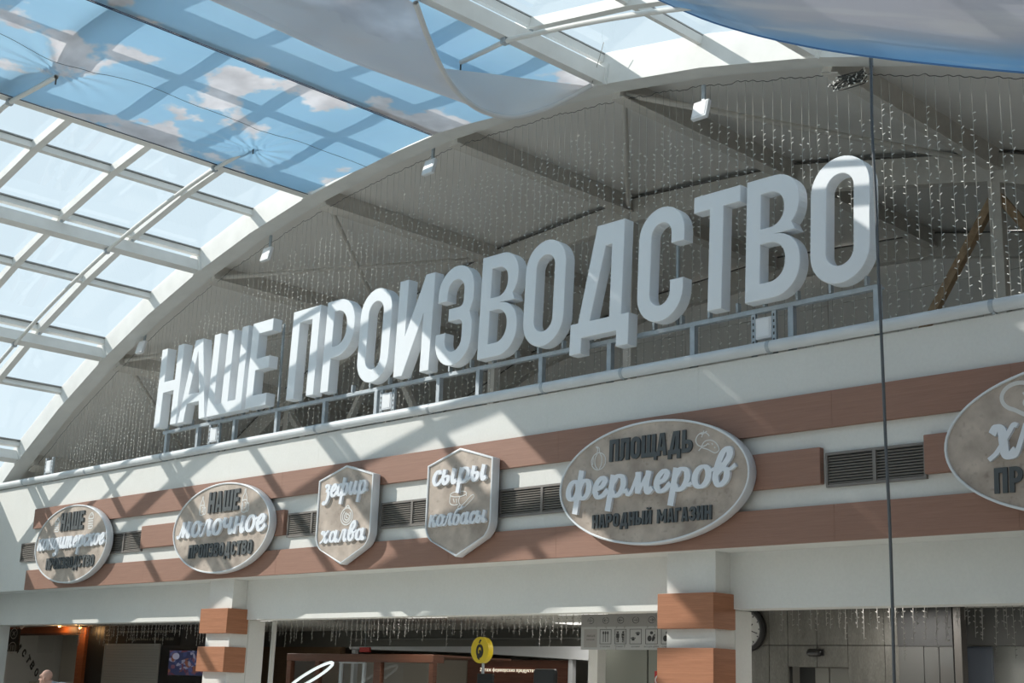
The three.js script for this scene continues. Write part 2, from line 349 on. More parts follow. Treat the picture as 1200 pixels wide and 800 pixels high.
function capital(ch, w, h, s) { // every letter is one outline
  const c = s / 2, r = w / 2, ri = Math.max(0.02 * w, r - s), m = h / 2;
  const hole = (x0, y0, x1, y1) => dee(x0, y0, x1, y1, (y1 - y0) / 2.2).reverse();
  const round = (y0, y1, x1) => { const q = Math.min((y1 - y0) / 2.15, x1 * 0.62); return [...arc(x1 - q, y0 + q, q, q, -90, 0, 8), ...arc(x1 - q, y1 - q, q, q, 0, 90, 8)]; };
  switch (ch) {
    case 'Н': return [poly([[0, 0], [s, 0], [s, m - c], [w - s, m - c], [w - s, 0], [w, 0], [w, h], [w - s, h], [w - s, m + c], [s, m + c], [s, h], [0, h]])];
    case 'А': { const k = w * 0.5, e = s * 0.62, yb = h * 0.22, yt = yb + s * 0.8, L = (y) => s * 0.98 + (k - e * 0.15 - s * 0.98) * y / (h * 0.93); return [poly([[0, 0], [s * 0.98, 0], [L(yb), yb], [w - L(yb), yb], [w - s * 0.98, 0], [w, 0], [k + e, h], [k - e, h]], [[[L(yt), yt], [k, h * 0.86], [w - L(yt), yt]]])]; }
    case 'Ш': return [poly([[0, 0], [w, 0], [w, h], [w - s, h], [w - s, s], [(w + s) / 2, s], [(w + s) / 2, h], [(w - s) / 2, h], [(w - s) / 2, s], [s, s], [s, h], [0, h]])];
    case 'Щ': return [poly([[0, 0], [w - s * 0.4, 0], [w - s * 0.4, -s * 0.8], [w + s * 0.45, -s * 0.8], [w + s * 0.45, s], [w, s], [w, h], [w - s, h], [w - s, s], [(w + s) / 2, s], [(w + s) / 2, h], [(w - s) / 2, h], [(w - s) / 2, s], [s, s], [s, h], [0, h]])];
    case 'Е': return [poly([[0, 0], [w, 0], [w, s], [s, s], [s, m - c], [w * 0.97, m - c], [w * 0.97, m + c], [s, m + c], [s, h - s], [w, h - s], [w, h], [0, h]])];
    case 'П': return [poly([[0, 0], [s, 0], [s, h - s], [w - s, h - s], [w - s, 0], [w, 0], [w, h], [0, h]])];
    case 'Л': return [poly([[-s * 0.1, 0], [s * 0.5, 0], [s * 1.15, s * 0.7], [s * 1.2, h - s], [w - s, h - s], [w - s, 0], [w, 0], [w, h], [s * 0.2, h], [s * 0.15, s * 0.95], [-s * 0.1, s * 0.8]])];
    case 'Р': return [poly([[0, 0], [s, 0], [s, h * 0.36], ...round(h * 0.36, h, w), [0, h]], [hole(s, h * 0.36 + s * 0.9, w - s, h - s * 0.9)])];
    case 'О': return [poly(stad(0, 0, w, h, r), [stad(s, s, w - s, h - s, ri).reverse()])];
    case 'И': case 'Й': { const o = [poly([[0, 0], [s, 0], [w - s, h * 0.6], [w - s, 0], [w, 0], [w, h], [w - s, h], [s, h * 0.4], [s, h], [0, h]])]; if (ch === 'Й') o.push(path(arc(w / 2, h * 1.2, w * 0.26, h * 0.09, 180, 360), s * 0.5)); return o; }
    case 'З': { const q = w * 0.5, qi = q - s, ym = h * 0.51, u = h * 0.06; return [poly([
      [0, h * 0.66], [s, h * 0.66], [s, h - q], ...arc(q, h - q, qi, qi, 180, 0, 10), [w - s, ym + u + s * 0.5], ...arc(w - s - u, ym + s * 0.5 + u * 0.9, u, u, 0, -90, 4), [w * 0.33, ym + s * 0.45], [w * 0.33, ym - s * 0.45], ...arc(w - s - u, ym - s * 0.5 - u * 0.9, u, u, 90, 0, 4), ...arc(q, q, qi, qi, 0, -180, 10), [s, h * 0.34], [0, h * 0.34], [0, q],
      ...arc(q, q, q, q, 180, 360, 14), [w, ym - h * 0.1], [w - s * 0.3, ym], [w, ym + h * 0.1], ...arc(q, h - q, q, q, 0, 180, 14)])]; }
    case 'В': return [poly([[0, 0], ...round(0, h * 0.515, w), [w - s * 0.34, h * 0.515], ...round(h * 0.515, h, w * 0.97).slice(4), [0, h]], [hole(s, s * 0.95, w - s, h * 0.515 - s * 0.45), hole(s, h * 0.515 + s * 0.45, w * 0.97 - s, h - s * 0.95)])];
    case 'Д': return [poly([[0, -s], [s, -s], [s, 0], [w - s, 0], [w - s, -s], [w, -s], [w, s], [w * 0.87, s], [w * 0.87, h], [w * 0.4, h], [w * 0.13, s], [0, s]], [[[w * 0.13 + s * 1.02, s], [w * 0.56, h * 0.8], [w * 0.6, h * 0.8], [w * 0.87 - s, s]].map(([x, y]) => [Math.max(x, 0), y])].map((q) => [q[0], q[1], [w * 0.87 - s * 1.0, h * 0.8], [w * 0.87 - s, s]]))];
    case 'С': { const q = w * 0.5, qi = q - s; return [poly([[w, h * 0.66], [w, h - q], ...arc(q, h - q, q, q, 0, 180, 14), ...arc(q, q, q, q, 180, 360, 14), [w, h * 0.34], [w - s, h * 0.34], ...arc(q, q, qi, qi, 360, 180, 12), ...arc(q, h - q, qi, qi, 180, 0, 12), [w - s, h * 0.66]])]; }
    case 'Т': return [poly([[(w - s) / 2, 0], [(w + s) / 2, 0], [(w + s) / 2, h - s], [w, h - s], [w, h], [0, h], [0, h - s], [(w - s) / 2, h - s]])];
    case 'Ь': return [poly([[0, 0], ...round(0, h * 0.56, w), [s, h * 0.56], [s, h], [0, h]], [hole(s, s * 0.9, w - s, h * 0.56 - s * 0.9)])];
    case 'Ы': { const k = w * 0.64; return [poly([[0, 0], ...round(0, h * 0.56, k), [s, h * 0.56], [s, h], [0, h]], [hole(s, s * 0.9, k - s, h * 0.56 - s * 0.9)]), rc(w - s, 0, w, h)]; }
    case 'М': return [poly([[0, 0], [s, 0], [s, h * 0.62], [w / 2 - s * 0.25, h * 0.14], [w / 2 + s * 0.25, h * 0.14], [w - s, h * 0.62], [w - s, 0], [w, 0], [w, h], [w - s * 0.9, h], [w / 2, h * 0.48], [s * 0.9, h], [0, h]])];
    case 'Г': return [poly([[0, 0], [s, 0], [s, h - s], [w, h - s], [w, h], [0, h]])];
  }
  return [rc(0, 0, w, h)];
}
function solid(shapes, depth, bevel, shear = 0) {
  const g = merge(shapes.map((s) => new THREE.ExtrudeGeometry(s, { depth: depth - 2 * bevel, bevelEnabled: bevel > 0, bevelThickness: bevel, bevelSize: bevel, bevelOffset: -bevel, bevelSegments: 1, curveSegments: 6 })));
  if (bevel > 0) g.translate(0, 0, bevel);
  if (shear) g.applyMatrix4(new THREE.Matrix4().set(1, shear, 0, 0, 0, 1, 0, 0, 0, 0, 1, 0, 0, 0, 0, 1));
  g.computeVertexNormals(); return boxUV(g);
}
// ---- the big roof letters
{
  const S = 0.25, list = [['Н', -27.44, 0.94], ['А', -26.43, 1.1], ['Ш', -25.27, 1.31], ['Е', -23.81, 0.74], ['П', -22.37, 0.91], ['Р', -21.24, 0.92], ['О', -20.15, 0.93], ['И', -19.04, 0.98], ['З', -17.93, 0.93], ['В', -16.81, 0.93], ['О', -15.73, 0.92], ['Д', -14.64, 1.23], ['С', -13.26, 0.89], ['Т', -12.2, 0.85], ['В', -11.235, 0.92], ['О', -10.15, 0.93]];
  const said = { Н: 'en', А: 'a', Ш: 'sha', Е: 'ye', П: 'pe', Р: 'er', О: 'o', И: 'i', З: 'ze', В: 've', Д: 'de', С: 'es', Т: 'te' }, nm = (c) => `${c} (${said[c]})`, word = list.map((l) => l[0]);
  list.forEach(([ch, x, w], i) => {
    const nb = i === 0 ? 'starting the short word' : i === 15 ? 'ending the long word' : `between ${nm(word[i - 1])} and ${nm(word[i + 1])}`;
    const t = thing('block_letter', `huge white block letter ${nm(ch)} ${nb}`, 'letter', [x, 7.09, -0.06], 'big white letters above the facade');
    const h = ch === 'Д' ? 1.79 : 1.8;
    const geo = solid(capital(ch, w, h, S), 0.22, 0.008, 0.033);
    if (ch === 'Д') geo.translate(0, 0, 0);
    mesh('letter_body', geo, mLetter, t);
    for (const f of [0.2, 0.8]) mesh('mounting_bracket', rbox(w * f - 0.02, -0.035, -0.06, w * f + 0.02, 0.1, 0.02, 0.004), mSteel, t);
  });
  const t = thing('letter_frame', 'galvanised steel rail on posts carrying the big white letters', 'frame', null);
  mesh('rail', rbox(-27.42, 6.985, -0.14, -9.22, 7.055, -0.07, 0.006), mSteel, t);
  mesh('rail', rbox(-27.42, 7.0, -0.2, -9.22, 7.03, -0.141, 0.006), mSteel, t);
  for (const x of [-27.25, -25.95, -24.52, -22.99, -21.39, -19.79, -18.04, -17.01, -15.5, -14.0, -12.35, -10.62, -9.27]) mesh('post', rbox(x - 0.045, 6.331, -0.15, x + 0.045, 6.99, -0.06, 0.006), mSteel, t);
  for (const [x, y0, y1] of [[-23.12, 7, 8.85], [-12.72, 7.0, 8.6], [-17.5, 7, 8.3]]) mesh('stay', rbox(x - 0.02, y0, -0.2, x + 0.02, y1, -0.16, 0.004), mSteel, t);
}
// ---- pipe along the top of the facade
{
  const t = thing('long_pipe', 'pale grey pipe running along the top edge of the facade', 'pipe', null);
  const cuts = [-35.85, -33.9, -30.6, -27.1, -21.4, -18.1, -15.3, -13.6, -10.9, -7.6, -4, -1.2];
  for (let i = 0; i < cuts.length - 1; i++) {
    mesh('pipe_length', boxUV(rod(V3(cuts[i] + 0.012, 6.43, 0.04), V3(cuts[i + 1] - 0.012, 6.43, 0.04), 0.085, 16)), mPipe, t);
    if (i) { mesh('coupling', boxUV(rod(V3(cuts[i] - 0.03, 6.43, 0.04), V3(cuts[i] + 0.03, 6.43, 0.04), 0.09, 16)), mSteel, t); mesh('bracket', box(cuts[i] - 0.02, 6.331, -0.03, cuts[i] + 0.02, 6.36, 0.05), mSteel, t); }
  }
}
// ---- small square floodlights
{
  const mLamp = std({ color: lin(0.85, 0.86, 0.88), roughness: 0.35 });
  const lampAt = (x, y, z, hang, label, tilt) => {
    const t = thing('floodlight', label, 'floodlight', [x, y, z], 'square floodlights around the gable');
    const hw = hang ? 0.15 : 0.135, b = rbox(-hw, -0.16, -0.04, hw, 0.16, 0.04, 0.015); b.rotateX(tilt); mesh('housing', b, mLamp, t);
    const f = rbox(-hw + 0.03, -0.13, 0.04, hw - 0.03, 0.13, 0.048, 0.003); f.rotateX(tilt); mesh('lens', f, std({ color: lin(0.9, 0.91, 0.93), roughness: 0.2 }), t);
    if (hang) { mesh('bracket', box(-0.03, 0.1, -0.09, 0.03, 0.45, -0.05), mSteel, t); }
    else for (const s of [-1, 1]) {
      mesh('slotted_upright', box(s * 0.175 - 0.035, -0.418, -0.02, s * 0.175 + 0.035, 0.23, 0.03), mSteel, t);
      for (let k = 0; k < 6; k++) mesh('slot', box(s * 0.175 - 0.012, -0.3 + k * 0.09, 0.028, s * 0.175 + 0.012, -0.26 + k * 0.09, 0.033), mDarkGrey, t);
    }
  };
  lampAt(-12.41, 10.55, -0.35, true, 'white square floodlight hanging from the arch above the letter Т', -0.25);
  lampAt(-18.92, 11.28, -0.35, true, 'white square floodlight hanging from the arch near its crown', -0.25);
  lampAt(-24.24, 10.64, -0.35, true, 'white square floodlight hanging from the arch above the word gap', -0.25);
  lampAt(-29.31, 9.35, -0.35, true, 'white square floodlight hanging from the arch before the first letter', -0.25);
  lampAt(-19.46, 6.75, -0.1, false, 'white square floodlight on slotted uprights below the letter О (o)', 0);
  lampAt(-25.28, 6.75, -0.1, false, 'white square floodlight on slotted uprights below the letter А (a)', 0);
  lampAt(-11.08, 6.75, -0.1, false, 'white square floodlight on slotted uprights below the letter В (ve)', 0);
  lampAt(-32.88, 6.75, -0.1, false, 'white square floodlight on slotted uprights at the foot of the arch', 0);
}

// ------------------------------------------------------------------ script lettering: strokes drawn with a broad pen
function ribbon(pts, thick, thin, depth, n = 0, closed = false) {
  const c = new THREE.CatmullRomCurve3(pts.map((p) => V3(p[0], p[1], 0)), closed, 'centripetal'), m = n || Math.max(6, pts.length * 5), P = [], W = [];
  for (let i = 0; i <= m; i++) { const p = c.getPoint(i / m), t = c.getTangent(i / m); P.push([p, t]); W.push(thin + (thick - thin) * Math.pow(Math.abs(t.y), 1.3)); }
  const pos = [], idx = [];
  P.forEach(([p, t], i) => { const w = W[i] / 2; for (const z of [depth + 0.0015 * i / m, 0]) for (const s of [1, -1]) pos.push(p.x - t.y * w * s, p.y + t.x * w * s, z); });
  for (let i = 0; i < m; i++) { const a = i * 4, b = a + 4; const q = (x, y, z, w) => idx.push(x, y, z, x, z, w); q(a + 1, b + 1, b, a); q(a, b, b + 2, a + 2); q(b + 1, a + 1, a + 3, b + 3); q(a + 2, b + 2, b + 3, a + 3); }
  if (!closed) { idx.push(0, 2, 3, 0, 3, 1); const e = m * 4; idx.push(e, e + 1, e + 3, e, e + 3, e + 2); }
  const g = new THREE.BufferGeometry(); g.setAttribute('position', new THREE.Float32BufferAttribute(pos, 3)); g.setIndex(idx);
  const f = g.toNonIndexed(); f.computeVertexNormals(); return f;
}
const el = (cx, cy, rx, ry) => arc(cx, cy, rx, ry, 90, 450, 14).slice(0, -1);
const HAND = { // [advance, strokes]; a stroke that starts with 'o' is closed, with 't' thin
  'о': [0.86, [['o', ...el(0.42, 0.5, 0.29, 0.42)], ['t', [0.62, 0.86], [0.74, 0.72], [0.95, 0.78]]]],
  'а': [1.0, [['o', ...el(0.4, 0.48, 0.27, 0.4)], ['s', [0.74, 0.98], [0.74, 0.3], [0.84, 0.07], [1.02, 0.24]]]],
  'к': [0.88, [['s', [0.16, 1.0], [0.16, 0]], ['t', [0.18, 0.45], [0.42, 0.62], [0.55, 0.9], [0.74, 0.96]], ['s', [0.36, 0.62], [0.54, 0.42], [0.62, 0.12], [0.74, 0.05], [0.92, 0.24]]]],
  'н': [0.96, [['s', [0.16, 1.0], [0.16, 0]], ['t', [0.16, 0.46], [0.4, 0.5], [0.64, 0.54]], ['s', [0.68, 1.0], [0.68, 0.3], [0.78, 0.07], [0.96, 0.24]]]],
  'д': [1.0, [['o', ...el(0.4, 0.48, 0.27, 0.4)], ['s', [0.74, 0.98], [0.74, -0.1], [0.66, -0.46], [0.42, -0.5], [0.34, -0.3]]]],
  'и': [0.98, [['s', [0.14, 1.0], [0.14, 0.32], [0.3, 0.07], [0.52, 0.3], [0.64, 0.7]], ['s', [0.68, 1.0], [0.68, 0.3], [0.78, 0.07], [0.98, 0.24]]]],
  'т': [1.24, [['s', [0.14, 1.0], [0.14, 0]], ['s', [0.16, 0.62], [0.32, 0.9], [0.48, 0.88], [0.52, 0.6], [0.52, 0]], ['s', [0.54, 0.62], [0.7, 0.9], [0.86, 0.88], [0.9, 0.6], [0.9, 0.3], [1.02, 0.07], [1.2, 0.24]]]],
  'е': [0.74, [['s', [0.2, 0.42], [0.48, 0.56], [0.56, 0.8], [0.42, 0.92], [0.2, 0.7], [0.16, 0.36], [0.34, 0.07], [0.56, 0.12], [0.78, 0.36]]]],
  'р': [0.96, [['s', [0.2, 1.0], [0.2, -0.6]], ['s', [0.24, 0.66], [0.42, 0.92], [0.66, 0.84], [0.76, 0.5], [0.64, 0.14], [0.42, 0.06], [0.26, 0.24]], ['t', [0.72, 0.3], [0.86, 0.2], [1.0, 0.28]]]],
  'с': [0.72, [['s', [0.56, 0.72], [0.52, 0.9], [0.34, 0.9], [0.18, 0.64], [0.18, 0.32], [0.36, 0.07], [0.56, 0.12], [0.76, 0.36]]]],
  'м': [1.2, [['t', [0.0, 0.2], [0.06, 0.06], [0.18, 0.1], [0.34, 0.6], [0.42, 0.98]], ['s', [0.42, 1.0], [0.5, 0.5], [0.56, 0.06]], ['t', [0.56, 0.06], [0.74, 0.52], [0.92, 0.98]], ['s', [0.92, 1.0], [0.92, 0.3], [1.02, 0.07], [1.2, 0.24]]]],
  'л': [0.98, [['t', [0.0, 0.2], [0.06, 0.06], [0.18, 0.1], [0.34, 0.6], [0.42, 0.94]], ['s', [0.4, 0.92], [0.56, 0.94], [0.7, 0.96]], ['s', [0.7, 0.98], [0.7, 0.3], [0.8, 0.07], [0.98, 0.24]]]],
  'ч': [0.96, [['s', [0.14, 1.0], [0.14, 0.66], [0.3, 0.46], [0.62, 0.58]], ['s', [0.66, 1.0], [0.66, 0.3], [0.76, 0.07], [0.96, 0.24]]]],
  'ф': [1.3, [['s', [0.62, 1.36], [0.62, -0.6]], ['o', ...el(0.36, 0.48, 0.24, 0.4)], ['o', ...el(0.9, 0.48, 0.24, 0.4)]]],
  'з': [0.74, [['s', [0.12, 0.78], [0.3, 0.94], [0.52, 0.84], [0.48, 0.6], [0.26, 0.5]], ['s', [0.26, 0.5], [0.52, 0.42], [0.6, 0.1], [0.5, -0.32], [0.26, -0.48], [0.1, -0.3]]]],
  'х': [0.9, [['s', [0.02, 0.74], [0.14, 0.94], [0.3, 0.86], [0.42, 0.5], [0.56, 0.12], [0.68, 0.06], [0.86, 0.26]], ['t', [0.8, 0.9], [0.7, 0.96], [0.56, 0.74], [0.26, 0.2], [0.04, 0.02]]]],
  'в': [0.84, [['s', [0.1, 0.46], [0.4, 0.84], [0.62, 1.3], [0.52, 1.56], [0.34, 1.46], [0.18, 0.9], [0.18, 0.32], [0.36, 0.07], [0.6, 0.26], [0.6, 0.62], [0.42, 0.78]], ['t', [0.56, 0.7], [0.74, 0.7], [0.92, 0.86]]]],
  'ы': [1.16, [['s', [0.14, 1.0], [0.14, 0.3], [0.3, 0.07], [0.5, 0.26], [0.46, 0.52], [0.2, 0.54]], ['s', [0.84, 1.0], [0.84, 0.3], [0.94, 0.07], [1.12, 0.24]]]],
  'б': [0.86, [['o', ...el(0.42, 0.44, 0.28, 0.38)], ['t', [0.15, 0.5], [0.18, 0.96], [0.4, 1.24], [0.68, 1.28], [0.86, 1.44]]]],
};
function scriptWord(parent, text, x0, x1, base, xh, z, depth, mat, weight = 1) {
  let total = 0; for (const ch of text) total += HAND[ch][0];
  const sx = (x1 - x0) / total, sh = 0.2; let cx = 0;
  for (const ch of text) {
    const [adv, st] = HAND[ch];
    const parts = st.map(([k, ...p], si) => {
      const dz = depth + 0.0025 * si;
      const q = p.map(([a, b]) => [x0 + (cx + a) * sx + sh * b * xh - 0.06 * xh, base + b * xh]);
      const T = 0.26 * xh * weight, t = 0.13 * xh * weight;
      return k === 'o' ? ribbon(q, T, t, dz, 34, true) : k === 't' ? ribbon(q, t * 1.15, t * 0.85, dz) : ribbon(q, T, t, dz);
    });
    const g = merge(parts); g.translate(0, 0, z); mesh('script_letter', g, mat, parent); cx += adv;
  }
}
function capWord(parent, text, x0, x1, base, h, z, depth, mat, gap = 0.16, weight = 0.26) {
  const wd = (c) => (c === ' ' ? 0.55 : 'ШЩМ'.includes(c) ? 1.45 : 'Д'.includes(c) ? 1.25 : 'Ы'.includes(c) ? 1.35 : 'ЕГ'.includes(c) ? 0.82 : 1);
  let total = -gap; for (const c of text) total += wd(c) + gap;
  const u = (x1 - x0) / total; let x = x0;
  for (const c of text) {
    if (c !== ' ') { const g = solid(capital(c, wd(c) * u, h, Math.min(u * 0.36, h * weight)), depth, 0, 0.03); g.translate(x, base, z); mesh('block_character', g, mat, parent); }
    x += (wd(c) + gap) * u;
  }
}
function drawing(parent, cx, cy, w, h, strokes, z, lw = 0.016) { // white line drawing printed on a panel
  const g = merge(strokes.map((s) => ribbon(s.map(([a, b]) => [cx + a * w / 2, cy + b * h / 2]), lw, lw, 0.003))); g.translate(0, 0, z);
  mesh('line_drawing', g, mPrint, parent);
}
const ART = {
  bottle: [[[-0.12, 1], [-0.12, 0.7], [-0.5, 0.2], [-0.5, -1], [0.5, -1], [0.5, 0.2], [0.12, 0.7], [0.12, 1], [-0.12, 1]], [[-0.5, 0], [0.1, 0.05], [0.5, 0]], [[-0.4, -0.2], [-0.4, -0.85]], [[0.55, -0.3], [0.95, -0.3], [0.95, -1], [0.5, -1]], [[0.0, -0.2], [0.3, -0.25], [0.3, -0.7], [0.0, -0.7]]],
  cake: [[[-0.7, -0.95], [0.6, -0.95], [0.7, -0.7], [-0.75, -0.7]], [[-0.8, -0.4], [0.75, -0.4]], [[-0.8, -0.1], [0.75, -0.1]], [[-0.8, 0.2], [-0.6, 0.5], [0.0, 0.9], [0.5, 0.7], [0.7, 0.25], [-0.8, 0.2]], [[0.1, 0.5], [0.3, 0.75]]],
  swirl: [[...arc(0, -0.1, 0.85, 0.85, 60, 420, 18), [0.1, 1.0], [-0.4, 0.62]], arc(0, -0.1, 0.6, 0.6, 120, 400, 14), arc(0.05, -0.1, 0.38, 0.38, 100, 380, 12), arc(0.1, -0.05, 0.18, 0.18, 0, 300, 10)],
  cheese: [[...arc(-0.3, 0.62, 0.65, 0.28, 0, 360, 16)], [[-0.95, 0.62], [-0.95, -0.25], [-0.6, -0.5], [-0.3, -0.45]], [[0.35, 0.62], [0.35, 0.3]], [[-0.2, 0.3], [-0.25, -0.2], [-0.05, -0.6], [0.2, -0.4], [0.85, 0.4], [0.95, 0.2], [0.4, -0.6], [0.0, -1.0], [-0.3, -0.8], [-0.1, -0.5]], [[-0.7, 0.2], [-0.6, -0.2]], [[-0.45, 0.15], [-0.4, -0.3]]],
  pepper: [[...arc(0, -0.25, 0.8, 0.72, 70, 430, 20)], [[-0.2, 0.45], [-0.1, 0.8], [-0.3, 1.0], [0.05, 0.85], [0.1, 0.45]], [[-0.15, 0.4], [-0.4, 0.0], [-0.35, -0.6], [-0.1, -0.9]], [[0.15, 0.4], [0.35, 0.05], [0.3, -0.6], [0.1, -0.9]], [[-0.6, 0.2], [-0.65, -0.5]]],
  tomato: [[...arc(-0.35, 0.3, 0.58, 0.58, 20, 320, 16)], [[-0.35, 0.75], [-0.6, 0.85]], [[-0.35, 0.75], [-0.25, 1.05]], [[-0.35, 0.75], [-0.0, 0.95]], [[-0.35, 0.75], [-0.45, 0.5]], [[-0.5, -0.35], [-0.2, 0.1], [0.35, 0.15], [0.85, -0.25], [1.0, -0.75], [0.7, -0.95], [0.1, -0.6], [-0.5, -0.35]], [[0.1, -0.1], [0.2, -0.2]], [[0.4, -0.1], [0.5, -0.25]], [[0.6, -0.45], [0.7, -0.55]], [[-0.7, -0.6], [-0.45, -0.35]]],
  loop: [[...arc(-0.1, 0.2, 0.7, 0.7, 250, -20, 16)], [[-0.35, -0.45], [0.35, -1.0]], [[0.1, 0.4], [0.2, 0.1], [0.1, -0.2], [0.3, -0.5]], [[0.55, 0.0], [0.8, 0.6], [1.1, 0.7]]],
};
function plate(t, shapeOuter, shapeInner) {
  const rim = new THREE.Shape(shapeOuter.map((p) => new THREE.Vector2(...p))); rim.holes.push(new THREE.Path([...shapeInner].reverse().map((p) => new THREE.Vector2(...p))));
  const g = new THREE.ExtrudeGeometry(rim, { depth: 0.15, bevelEnabled: true, bevelThickness: 0.008, bevelSize: 0.008, bevelOffset: -0.008, bevelSegments: 2, curveSegments: 4 }); g.translate(0, 0, 0.12);
  mesh('rim', toCreasedNormals(g, 0.6), mRim, t);
  const b = new THREE.ExtrudeGeometry(new THREE.Shape(shapeInner.map((p) => new THREE.Vector2(...p))), { depth: 0.135, bevelEnabled: false }); b.translate(0, 0, 0.12);
  mesh('panel', boxUV(b), mStone, t);
  for (const [x, y] of [[-0.5, 0.45], [0.5, 0.45], [-0.5, -0.4], [0.5, -0.4]]) mesh('standoff', rod(V3(x, y, 0.075), V3(x, y, 0.125), 0.03, 8), mSteel, t);
}
const ZF = 0.256; // face of the sign panels
function oval(cx, cy, rx, ry, label) {
  const t = thing('oval_shop_sign', label, 'sign', [cx, cy, 0], 'signs along the facade');
  plate(t, arc(0, 0, rx, ry, 0, 360, 72).slice(0, -1), arc(0, 0, rx - 0.033, ry - 0.033, 0, 360, 72).slice(0, -1)); return t;
}
function shield(cx, cy, w, y0, y1, label) {
  const t = thing('shield_shop_sign', label, 'sign', [cx, cy, 0], 'signs along the facade');
  const out = (k) => { const a = w / 2 - k, ys = 0.68 - 0.7 * k, yt = y1 - 1.1 * k, yb = y0 + 1.1 * k, L = [[0, yt], [-a, ys], [-a, -0.33], ...arc(-a + 0.42, -0.33, 0.42, 0.36, 180, 232, 7), [0, yb]]; return [...L, ...L.slice(1, -1).reverse().map(([x, y]) => [-x, y])]; };
  plate(t, out(0), out(0.033)); return t;
}
{
  const cy = 4.67, d = 0.045;
  const a = oval(-30.6, cy, 1.78, 0.915, 'oval stone-look sign with cake drawings reading НАШЕ кондитерское ПРОИЗВОДСТВО');
  capWord(a, 'НАШЕ', -0.56, 0.58, 0.32, 0.43, ZF, 0.028, mDark); scriptWord(a, 'кондитерское', -1.6, 1.68, -0.1, 0.28, ZF, d, mScript, 1.24); capWord(a, 'ПРОИЗВОДСТВО', -1.08, 1.27, -0.57, 0.27, ZF, 0.028, mDark);
  drawing(a, -0.77, 0.5, 0.28, 0.34, ART.cake, ZF, 0.032); drawing(a, 0.9, 0.5, 0.3, 0.38, ART.cake, ZF, 0.032);
  const b = oval(-24.2, cy, 1.78, 0.915, 'oval stone-look sign with milk bottles reading НАШЕ молочное ПРОИЗВОДСТВО');
  capWord(b, 'НАШЕ', -0.48, 0.64, 0.32, 0.43, ZF, 0.028, mDark); scriptWord(b, 'молочное', -1.55, 1.64, -0.155, 0.345, ZF, d, mScript, 1.24); capWord(b, 'ПРОИЗВОДСТВО', -1.09, 1.24, -0.58, 0.28, ZF, 0.028, mDark);
  drawing(b, -0.74, 0.5, 0.28, 0.36, ART.bottle, ZF, 0.024); drawing(b, 0.82, 0.5, 0.3, 0.44, ART.bottle, ZF, 0.024);
  const c = shield(-20.1, cy, 1.62, -0.9, 0.9, 'shield-shaped stone-look sign with meringue drawing reading зефир халва');
  scriptWord(c, 'зефир', -0.62, 0.66, 0.34, 0.245, ZF, d, mScript, 1.24); scriptWord(c, 'халва', -0.62, 0.68, -0.5, 0.225, ZF, d, mScript, 1.24); drawing(c, 0.08, -0.02, 0.4, 0.36, ART.swirl, ZF, 0.024);
  const e = shield(-17.0, cy, 1.62, -0.9, 0.91, 'shield-shaped stone-look sign with cheese drawing reading сыры колбасы');
  scriptWord(e, 'сыры', -0.67, 0.7, 0.31, 0.265, ZF, d, mScript, 1.24); scriptWord(e, 'колбасы', -0.69, 0.72, -0.38, 0.205, ZF, d, mScript, 1.24); drawing(e, 0.08, 0.04, 0.62, 0.32, ART.cheese, ZF, 0.016);
  const f = oval(-12.88, cy, 1.79, 0.905, 'oval stone-look sign with vegetable drawings reading ПЛОЩАДЬ фермеров НАРОДНЫЙ МАГАЗИН');
  capWord(f, 'ПЛОЩАДЬ', -0.77, 0.8, 0.36, 0.33, ZF, 0.028, mDark, 0.14); scriptWord(f, 'фермеров', -1.63, 1.5, -0.18, 0.335, ZF, d, mScript, 1.24); capWord(f, 'НАРОДНЫЙ МАГАЗИН', -1.09, 1.14, -0.615, 0.2, ZF, 0.028, mDark, 0.16);
  drawing(f, -1.0, 0.44, 0.36, 0.36, ART.pepper, ZF, 0.016); drawing(f, 1.05, 0.47, 0.42, 0.34, ART.tomato, ZF, 0.016);
  const h = oval(-6.42, cy, 1.79, 0.905, 'oval stone-look sign with white pretzel drawing beyond the hanging cable');
  scriptWord(h, 'х', -1.2, -0.85, -0.19, 0.42, ZF, d, mScript, 1); scriptWord(h, 'л', -0.92, -0.6, -0.19, 0.42, ZF, d, mScript, 1); capWord(h, 'ПР', -1.17, -0.82, -0.58, 0.3, ZF, 0.028, mDark);
  drawing(h, -0.78, 0.5, 0.62, 0.46, ART.loop, ZF, 0.05);
}

